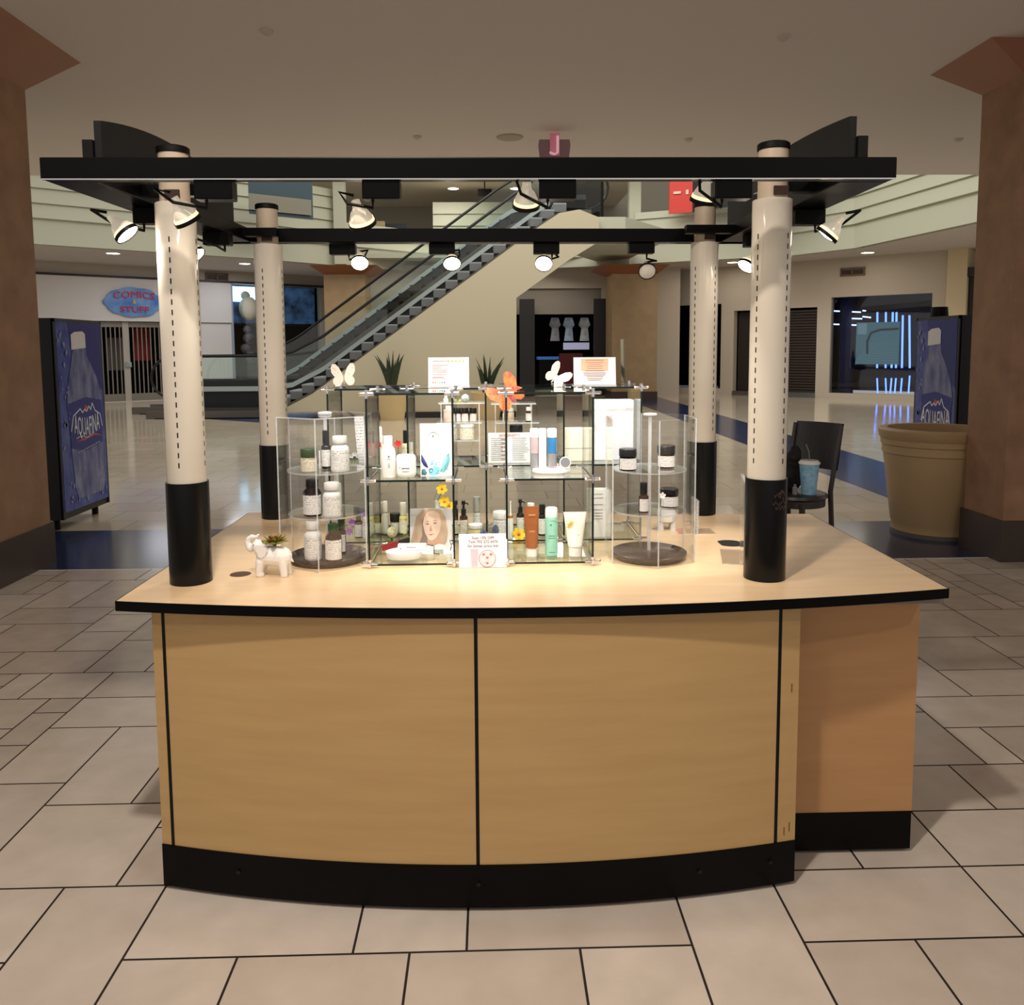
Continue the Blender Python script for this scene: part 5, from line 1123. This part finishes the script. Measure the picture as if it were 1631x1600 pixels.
# ---- acrylic risers with jars, rear row upper shelf in the middle
def riser(label, px0, px1, tiers, y=3.03):
    a = aty(px0, 700, y).x; b = aty(px1, 700, y).x; t = T('acrylic_riser', label, 'riser', (a, y, ZM)); zs = []
    for py, q0, q1 in tiers:
        z = aty((px0+px1)/2, py, y).z-ZM; c = aty(q0, py, y).x-a; d = aty(q1, py, y).x-a; zs.append(z+ZM+.0022)
        MB().box(c, d, -.035, .045, z-.003, z+.002, 0, 1).build('shelf', [acryl, acryle], t, smooth=0)
    hz = zs[0]-ZM-.006
    for x in (.012, (b-a)-.012):
        MB().box(x-.002, x+.002, -.034, .044, 0.0, hz, 0, 1).build('side_panel', [acryl, acryle], t, smooth=0)
    return zs
za = riser('clear acrylic riser holding three dark-lidded jars, rear row left of the middle pane', 699, 769, ((641, 699, 772), (672, 696, 768), (700, 722, 764)))
zb2 = riser('clear acrylic riser behind the orange butterfly, rear row right of the middle pane', 784, 851, ((642, 782, 853), (672, 788, 858)))
slim('blush pink bottle with white top on the left acrylic riser', 715, 3.02, za[1], 646, 16, mat('blush', (226, 196, 186), .4), white, None, .8, .6)
for px, l in ((729, 'left'), (741, 'middle'), (754, 'right')):
    jar('%s one of three little jars with black lids on the left acrylic riser' % l, px, 3.035, za[1], 649, 11, mat('jar_grey_white', (216, 208, 202), .3), blackcap, None, .42)
jar('square white jar with yellow print on the low tier of the left acrylic riser', 744, 3.02, za[2], 676, 23, white, white, labelc, .2)
slim('white spray top bottle standing on top of the left acrylic riser', 711, 3.02, za[0], 630, 8, white, white, None, .6, .6)
o = MB().ball((0, 0, .0155), .0155, 20).build('glass_bead', mat('glass_bead', (176, 188, 186), .06, coat=.8, noise=.5, nscale=40, rgb2=(226, 232, 230)), None, V((aty(741, 630, 3.0).x, 3.0, za[0]))); tag(o, 'round grey glass bead on top of the left acrylic riser', 'bead')
o = MB().prism([(0, 0, 0), (.014, 0, .004), (.02, 0, .014), (.008, 0, .012)], (0, .002, 0)).build('green_leaf', mat('lime_leaf', (196, 206, 110), .5), None, V((aty(728, 634, 3.0).x, 3.0, za[0]))); tag(o, 'pale green leaf beside the glass bead on the left riser', 'leaf')
slim('narrow white bottle at left on the right acrylic riser', 804, 3.02, zb2[1], 652, 6, white, white, None, .75, .8)
slim('cream bottle under the orange butterfly on the right riser', 814, 3.03, zb2[1], 650, 10, mat('cream_gold', (226, 214, 190), .35), white, None, .75, .8)
slim('slim amber bottle at the right end of the right acrylic riser', 842, 3.02, zb2[1], 648, 10, amber, white, labelw, .75, .8)
jar('black-lidded jar behind the benefits sheet', 822, 3.06, ZM, 676, 20, clearb, blackcap, None, .25)
# benefits sheet in holder
p0 = aty(778, 744, 2.985); p1 = aty(846, 744, 2.985); h = aty(810, 690, 2.985).z-ZM; w = p1.x-p0.x; t = T('benefits_sheet', 'white sheet headed KEY BENEFITS in a clear stand, rear row upper shelf', 'sheet', (p0.x, 2.985, ZM))
MB().frame((0, 0, .001), (w, 0, 0), (0, .001, 0), (0, .02, h)).build('sheet', paper, t, smooth=0); MB().frame((-.003, -.002, 0), (w+.006, 0, 0), (0, .0012, 0), (0, .02, h+.003)).build('holder_front', acryl, t, smooth=0)
upv = V((0, .02, h)).normalized(); M = MB(); M.text('KEY BENEFITS', .0125, V((w/2, .0155, h*.92))+V((0, -.001, 0)), uy=upv, depth=.0003); M.build('heading', mat('heading_red', (196, 96, 92), .5), t, smooth=0)
R = random.Random(11); M = MB(); M2 = MB()
for i in range(12):
    z = h*(.82-.065*i); y = .02*z/h-.0006
    for k in range(2):
        x = w*(.06+.5*k); M.box(x, x+w*R.uniform(.28, .4), y-.0003, y, z-.001, z+.001)
    if i % 2: M2.box(w*.3, w*.3+w*R.uniform(.08, .16), y-.0004, y-.0001, z+.0025, z+.0045)
M.build('text_lines', ink, t, smooth=0); M2.build('red_lines', mat('heading_red', (196, 96, 92), .5), t, smooth=0)
# ---- skin-care device, front right cubes upper shelf
p, h, r = P3(878, 2.755, ZM, 740, 61); t = T('water_device', 'white device on an oval base with clear blue cartridge, upper right glass shelf', 'device', p); bh = .016
MB().lathe([(0, 0), (r*.96, 0), (r, .003), (r, bh-.003), (r*.96, bh), (0, bh)], n=48, sy=.62).build('base', white, t); s = 1/pxm(p)
zt = aty(864, 682, 2.755).z-ZM
MB().box(-20*s, -8*s, -.012, .014, bh, zt).build('column', white, t, smooth=0, bevel=.004)
def cart(x, w, tint, nm):
    c = T(nm, '', '', (x, 0, 0)); del c['label']; del c['category']; c.parent = t; r_ = w/2*s
    MB().lathe([(0, bh), (r_*.9, bh), (r_*.95, bh+.003), (r_*.95, bh+.05), (0, bh+.05)], n=24).build('clear_tank', mat('clear_tank', (150, 150, 156), .1, coat=.4), c); MB().lathe([(r_, bh+.05), (r_, zt-.03), (0, zt-.03)], n=24).build('tinted_tank', tint, c); MB().lathe([(r_*1.02, zt-.03), (r_*1.02, zt-.003), (r_*.9, zt), (0, zt)], n=24).build('tank_cap', white, c)
cart(1*s, 15, mat('tank_blue', (60, 136, 200), .1, coat=.5), 'cartridge'); cart(-27*s, 14, mat('tank_mauve', (196, 176, 182), .15), 'cartridge')
o = T('round_mirror', 'small round silver mirror leaning on the white device base', 'mirror', (aty(900, 731, 2.735).x, 2.73, ZM+bh+.001)); rr = 9/pxm(V((0, 2.74, 1.2)))
MB().lathe([(0, 0), (rr, 0), (rr, .003), (rr*.9, .004), (0, .0035)], (0, 0, rr), 28, 0, (0, -1, .15)).build('frame', white, o); MB().lathe([(0, .0042), (rr*.86, .0042)], (0, 0, rr), 28, 0, (0, -1, .15)).build('glass', mat('mirror_grey', (150, 152, 156), .25, .5), o)
o = MB().tube([(-.016, 0, 0), (0, -.003, .004), (.012, 0, .008)], .0018, 6); o.ball((.013, 0, .009), .004, 8); tag(o.build('hair_pin', mat('pin_pink', (200, 130, 140), .4), None, V((aty(884, 738, 2.74).x, 2.735, ZM+bh+.002))), 'pink hair pin lying on the white device base', 'pin')
# ---- boxes in the rear row
def carton(label, name, px0, px1, ptop, y, z, d, m, rz=0):
    a = aty(px0, 700, y).x; b = aty(px1, 700, y).x; h = aty((px0+px1)/2, ptop, y).z-z; t = T(name, label, 'box', ((a+b)/2, y, z), rz); w = b-a; MB().box(-w/2, w/2, 0, d, 0, h).build('carton', m, t, smooth=0, bevel=.0015); return t, w, h
t, w, h = carton('cream carton behind the round mirror in the rear glass row', 'cream_carton', 899, 938, 682, 3.02, ZM, .05, mat('carton_cream', (226, 218, 202), .5)); MB().box(-w/2-.0004, w/2+.0004, -.0006, 0, h*.38, h*.395).build('flap_line', ink, t, smooth=0)
t, w, h = carton('tall white carton at the right end of the rear glass row', 'white_carton', 947, 1009, 637, 3.04, ZM, .07, mat('carton_white', (228, 228, 236), .5))
M = MB(); M.prism([(-w*.3, -.0008, h*.55), (-w*.05, -.0008, h*.62), (-w*.05, -.0008, h*.75), (-w*.25, -.0008, h*.72)], (0, .0006, 0)); M.build('pink_mark', mat('pale_pink_print', (226, 206, 208), .5), t, smooth=0); M = MB().frame((0, -.0006, h*.62), (w*.42, 0, h*.3), (0, .0005, 0), (.001, 0, .0015)); M.build('crease', ink, t, smooth=0)
p, h, r = P3(952, 2.985, ZB, 778, 33); t = T('white_dispenser', 'rounded white dispenser with grooved front left of the right display tower', 'dispenser', p); M = MB(); rw_ = r
M.prism([(-rw_, -.02, 0), (rw_*.75, -.02, 0), (rw_*.78, -.02, h*.45), (rw_, -.02, h*.62), (rw_, -.02, h*.95), (rw_*.9, -.02, h), (-rw_*.9, -.02, h), (-rw_, -.02, h*.95)], (0, .045, 0)); M.build('body', white, t, smooth=0, bevel=.004)
for z in (.9, .82, .68, .57, .5, .44, .38): MB().box(-rw_*.55, rw_*.45, -.0212, -.0195, h*z, h*z+.0016).build('groove', ink, t, smooth=0)
# ---- things on top of the glass cubes
def card(label, name, px0, px1, ptop, y, z):
    a = aty(px0, 600, y).x; b = aty(px1, 600, y).x; h = aty((px0+px1)/2, ptop, y).z-z; t = T(name, label, 'card', (a, y, z)); w = b-a
    MB().frame((0, 0, .004), (w, 0, 0), (0, .001, 0), (0, .012, h-.004)).build('sheet', paper, t, smooth=0); MB().frame((-.002, -.0016, .003), (w+.004, 0, 0), (0, .0012, 0), (0, .012, h)).build('holder_front', acryl, t, smooth=0); MB().box(-.002, w+.002, -.002, .05, 0, .003, 0, 1).build('holder_foot', [acryl, acryle], t, smooth=0)
    return t, w, h
def on(w, h, u, v, o=.0002): return V((w*u, .012*v-.0017-o, .004+(h-.004)*v))
R = random.Random(2)
t, w, h = card('white review card with five gold stars on top of the rear glass row', 'review_card', 682, 747, 569, 3.03, ZT); M = MB(); up2 = V((0, .012, h)).normalized()
for k in range(5):
    c = on(w, h, .5+.09*k, .87); M.prism([c+V(((.0055 if i % 2 == 0 else .0024)*math.sin(i*math.pi/5), 0, (.0055 if i % 2 == 0 else .0024)*math.cos(i*math.pi/5))) for i in range(10)], (0, -.0004, 0))
M.build('stars', mat('star_gold', (232, 188, 40), .5), t, smooth=0); M = MB()
for i, v in enumerate((.86, .72, .66, .6, .54, .48, .38, .3, .26)): c = on(w, h, .1, v); M.box(c.x, c.x+w*R.uniform(.22, .42), c.y-.0003, c.y, c.z, c.z+.0024)
M.build('text_lines', mat('pale_ink_red', (176, 150, 146), .6), t, smooth=0)
for k, cc in enumerate(((206, 60, 70), (226, 110, 60), (226, 190, 70), (110, 160, 120), (90, 96, 130), (70, 70, 90))):
    c = on(w, h, .12+.055*k, .11); MB().lathe([(0, .0004), (.0028, .0004), (.0028, 0)], c, 10, 0, (0, -1, 0)).build('colour_dot', mat('dot_%d' % k, cc, .5), t, smooth=0)
t, w, h = card('white card with orange text panel on top of the rear glass row', 'offer_card', 914, 981, 569, 3.03, ZT); M = MB(); a = on(w, h, .18, .52); M.frame(a, (w*.64, 0, 0), (0, -.0004, 0), up2*(h*.42)); M.build('orange_panel', mat('panel_orange', (222, 160, 130), .5), t, smooth=0); M = MB()
for i, v in enumerate((.88, .8, .73, .66, .58, .5, .42, .35, .29, .22, .16)): q = R.uniform(.25, .55); c = on(w, h, .5-q/2, v, .0008); M.box(c.x, c.x+w*q, c.y-.0003, c.y, c.z, c.z+.0022)
M.build('text_lines', mat('rust_ink', (150, 110, 96), .6), t, smooth=0)
p = aty(994, 618, 3.1); h = aty(994, 541, 3.1).z-ZT; t = T('acrylic_plaque', 'narrow upright clear acrylic panel at the right end of the rear glass row', 'plaque', (p.x, 3.1, ZT)); MB().frame((0, 0, .003), (.008, .12, 0), (.005, 0, 0), (-.004, 0, h)).build('sheet', [pane('blue_acrylic', (.7, .77, .82)), acryle], t, smooth=0); MB().box(-.015, .04, .0, .12, 0, .003).build('foot', acryl, t, smooth=0)
# ---- butterflies
def butterfly(label, p, s, m1, m2, rz, roll, tiltx=0, dots=None):
    t = T('butterfly_ornament', label, 'butterfly', p); t.rotation_euler = (tiltx, roll, rz)
    up_ = [(0, .0), (.08, .28), (.2, .56), (.36, .74), (.5, .74), (.57, .6), (.57, .36), (.46, .16), (.28, .03)]; lo = [(0, .06), (.26, .14), (.44, .1), (.52, -.04), (.5, -.2), (.38, -.33), (.22, -.34), (.07, -.16)]
    for sx_ in (-1, 1):
        fold = .35
        def q(a, b): return V((sx_*a*s, -abs(a)*s*fold, b*s))
        MB().prism([q(*v) for v in up_], (0, .0012, 0)).build('upper_wing', m1, t, smooth=0); MB().prism([q(*v)+V((0, .0006, 0)) for v in lo], (0, .0012, 0)).build('lower_wing', m1, t, smooth=0)
        if dots:
            M = MB(); R = random.Random(6+sx_)
            for a, b in ((.25, .3), (.35, .42), (.45, .5), (.52, .4), (.42, .3), (.3, .18), (.48, .52), (.2, .18), (.3, -.08), (.4, -.14), (.3, -.26), (.38, -.3), (.2, -.2)):
                c = q(a+R.uniform(-.03, .03), b+R.uniform(-.03, .03)); rr = s*R.uniform(.012, .026); M.lathe([(0, .0006), (rr, .0006), (rr, 0)], c, 8, 0, (0, -1, 0))
            M.build('wing_spots', m2, t, smooth=0)
    MB().lathe([(0, -.3*s), (.03*s, -.25*s), (.035*s, 0), (.028*s, .12*s), (.034*s, .17*s), (0, .22*s)], n=10).build('body', m2, t)
    return t
butterfly('white butterfly ornament at the left end on top of the rear glass row', V((aty(548, 612, 2.98).x, 2.98, ZT+.034)), .074, mat('wing_white', (226, 212, 200), .5), mat('wing_grey', (170, 166, 160), .4), .1, -.05, 0, True)
orange = mat('wing_orange', (222, 84, 72), .45, noise=.6, nscale=60, rgb2=(240, 140, 70))
butterfly('large orange speckled butterfly ornament in front of the right acrylic riser', V((aty(812, 631, 2.918).x, 2.918, aty(812, 631, 2.918).z)), .102, orange, mat('wing_spot', (210, 70, 90), .5), .0, -.72, .0, True)
butterfly('cream butterfly ornament leaning on its side left of the orange text card', V((aty(884, 607, 2.99).x, 2.99, ZT+.03)), .072, mat('wing_cream', (236, 228, 196), .5), mat('wing_bead', (220, 214, 200), .3), .1, .75, 0, True)
butterfly('blue and black butterfly ornament behind the offer card', V((aty(783, 842, 2.92).x, 2.92, HC+.0255)), .06, mat('wing_blue', (96, 120, 160), .45, noise=.75, nscale=60, rgb2=(40, 48, 70)), mat('wing_black', (40, 44, 60), .5), .1, -.3, 0, True)
# ---- offer card
p0 = atz(731, 904, HC); p1 = atz(808, 904, HC); yy = 2.612; a = aty(731, 880, yy).x; b = aty(808, 880, yy).x; w = b-a; h = aty(770, 851, yy).z-HC-.001
t = T('offer_sign', 'white offer sign with round red stamp standing between the two front glass stacks', 'sign', (a, yy, HC+.001)); MB().frame((0, 0, 0), (w, 0, 0), (0, .0012, 0), (0, .012, h)).build('sheet', mat('sign_sheet', (222, 218, 228), .5), t, smooth=0)
MB().frame((w*.2, .001, 0), (w*.6, 0, 0), (0, .04, 0), (0, 0, .0015)).build('foot', mat('sign_sheet', (222, 218, 228), .5), t, smooth=0)
uv = V((0, .012, h)).normalized(); M = MB()
for s_, v in (('Scan 10% OFF', .88), ('Text 702 272 6476', .765), ('for better price link', .64)): M.text(s_, .0125, V((w*.5, .012*v-.0008, h*v)), uy=uv, depth=.0002)
M.build('lettering', mat('sign_ink', (104, 100, 108), .6), t, smooth=0)
M = MB(); M.prism([(w*.26, .0005, h*.03), (w*.38, .0005, h*.03), (w*.4, .0055, h*.55), (w*.24, .0055, h*.55)], (0, -.0008, 0)); M.build('tube_picture', mat('sign_tube_grey', (186, 182, 194), .5), t, smooth=0)
c = V((w*.585, .0026, h*.27)); M = MB(); rr = h*.245
M.tube([c+V((rr*math.cos(i*math.pi/24), rr*math.sin(i*math.pi/24)*.112-.0006, rr*math.sin(i*math.pi/24))) for i in range(49)], .0007, 5)
for a_, b_ in ((-.45, .5), (.45, .5), (0, -.55), (0, .1)): M.box(c.x+rr*a_-.004, c.x+rr*a_+.004, c.y+rr*b_*.112-.0016, c.y+rr*b_*.112-.0006, c.z+rr*b_-.003, c.z+rr*b_+.003)
M.build('stamp', mat('stamp_red', (190, 104, 116), .6), t, smooth=0); M = MB(); M.lathe([(0, .0004), (rr*.98, .0004)], c+V((0, -.0002, 0)), 32, 0, (0, -1, .112)); M.build('stamp_ground', mat('stamp_pink', (222, 202, 208), .6), t, smooth=0)
# ---- elephant planter and succulent
e0 = atz(402, 919, HC); e1 = atz(462, 915, HC); ec = (e0+e1)/2; t = T('elephant_planter', 'white ceramic elephant planter with raised trunk, by the front left post', 'planter', (ec.x, ec.y+.01, HC), -.12)
M = MB()
def cap_(a, b, ra, rb, n=9):
    a = V(a); b = V(b)
    for i in range(n): f = i/(n-1); M.ball(a+(b-a)*f, ra+(rb-ra)*f, 14)
cap_((-.018, 0, .062), (.034, 0, .060), .031, .033); cap_((-.03, 0, .078), (-.04, 0, .092), .024, .023)
for x, s in ((-.03, -1), (-.03, 1), (.042, -1), (.042, 1)): cap_((x, s*.016, .045), (x+(-.004 if x < 0 else .004), s*.017, .0105), .0155, .0115)
tr_ = [(-.055, 0, .092), (-.066, 0, .084), (-.073, 0, .090), (-.076, 0, .103), (-.072, 0, .116), (-.062, 0, .123), (-.052, 0, .121), (-.045, 0, .124), (-.040, 0, .129)]
for i in range(len(tr_)-1): cap_(tr_[i], tr_[i+1], .0125-.0011*i, .0118-.0011*i, 5)
cap_((.06, 0, .06), (.07, 0, .045), .004, .003, 5); M.cyl((-.03, -.016, 0), (-.03, -.016, .01), .0115); 
for x, s in ((-.034, -1), (-.034, 1), (.046, -1), (.046, 1)): M.cyl((x, s*.017, .0), (x, s*.017, .02), .0115, n=18)
o = M.build('body', whitec, t); md = o.modifiers.new('r', 'REMESH'); md.mode = 'VOXEL'; md.voxel_size = .0022; md.use_smooth_shade = True; sm = o.modifiers.new('s', 'SMOOTH'); sm.iterations = 5; sm.factor = .5
for s in (-1, 1):
    M = MB(); pts = [(-.036, .104), (-.022, .102), (-.004, .095), (.0, .086), (-.008, .07), (-.02, .062), (-.03, .066), (-.036, .085)]
    M.prism([(x, s*(.027+.08*(x+.036)*.3), z) for x, z in pts], (0, s*.005, 0)); M.build('ear', whitec, t, bevel=.002)
    M = MB().ball((-.05, s*.0195, .101), .0022, 8); M.build('eye', mat('eye_grey', (150, 146, 142), .4), t)
t2 = T('succulent', 'small green and red succulent growing in the elephant planter', 'plant', (ec.x+.012, ec.y+.01, HC+.094)); sg = mat('succulent_leaf', (96, 128, 34), .45, noise=.7, nscale=40, rgb2=(130, 66, 34)); R = random.Random(1)
for ring_, (n_, ln, el) in enumerate(((8, .046, .3), (7, .043, .7), (6, .036, 1.05), (4, .027, 1.4))):
    for i in range(n_):
        a = 2*math.pi*(i+.5*(ring_ % 2))/n_+R.uniform(-.1, .1); d = V((math.cos(a)*math.cos(el), math.sin(a)*math.cos(el), math.sin(el))); s_ = V((-math.sin(a), math.cos(a), 0)); nn = d.cross(s_)
        M = MB(); vs = []
        prof = ((0, .004, .002), (.35, .008, .004), (.7, .0085, .0036), (.9, .005, .0022), (1, .0004, .0004))
        for f, ww, th in prof:
            for k in range(8): g = 2*math.pi*k/8; vs.append(V((0, 0, .008))+d*ln*f+s_*(ww*math.cos(g))+nn*(th*math.sin(g)-.004*f*f))
        M.add(vs, [(j*8+k, j*8+(k+1) % 8, (j+1)*8+(k+1) % 8, (j+1)*8+k) for j in range(4) for k in range(8)]); M.build('leaf', sg, t2)
MB().cyl((0, 0, 0), (0, 0, .012), .005, n=10).build('stem', mat('succulent_stem', (110, 80, 44), .6), t2)
# ---- clear sign holders at the right
def holder(label, p, a, L, h):
    t = T('sign_holder', label, 'sign holder', p); d = V((math.sin(a), math.cos(a), 0)); n = V((d.y, -d.x, 0))
    MB().frame(n*-.0035, d*L, n*.002, V((0, 0, h)), 0, 1).build('holder_sheet', [acryl, acryle], t, smooth=0); MB().frame(n*.0025, d*L, n*.002, V((0, 0, h)), 0, 1).build('holder_sheet', [acryl, acryle], t, smooth=0)
    MB().frame(d*.004-n*.0008, d*(L-.008), n*.0018, V((0, 0, h*.97))).build('paper_insert', printed('insert_print', (222, 220, 222), (130, 124, 126), 9, .5), t, smooth=0)
    MB().frame(n*-.07, d*L, n*.14, V((0, 0, .0025)), 0, 1).build('foot_plate', [acryl, acryle], t, smooth=0)
h1 = atz(1188, 905, HC); h1 = aty(1186, 880, 2.6); holder('tall clear sign holder seen edge-on behind the front right post', (h1.x, 2.6, HC+.0002), .24, .2, .27)
h2 = atz(1111, 851, HC); holder('small clear sign holder seen edge-on before the rear right post', (h2.x, h2.y, HC+.0002), .02, .1, .13)
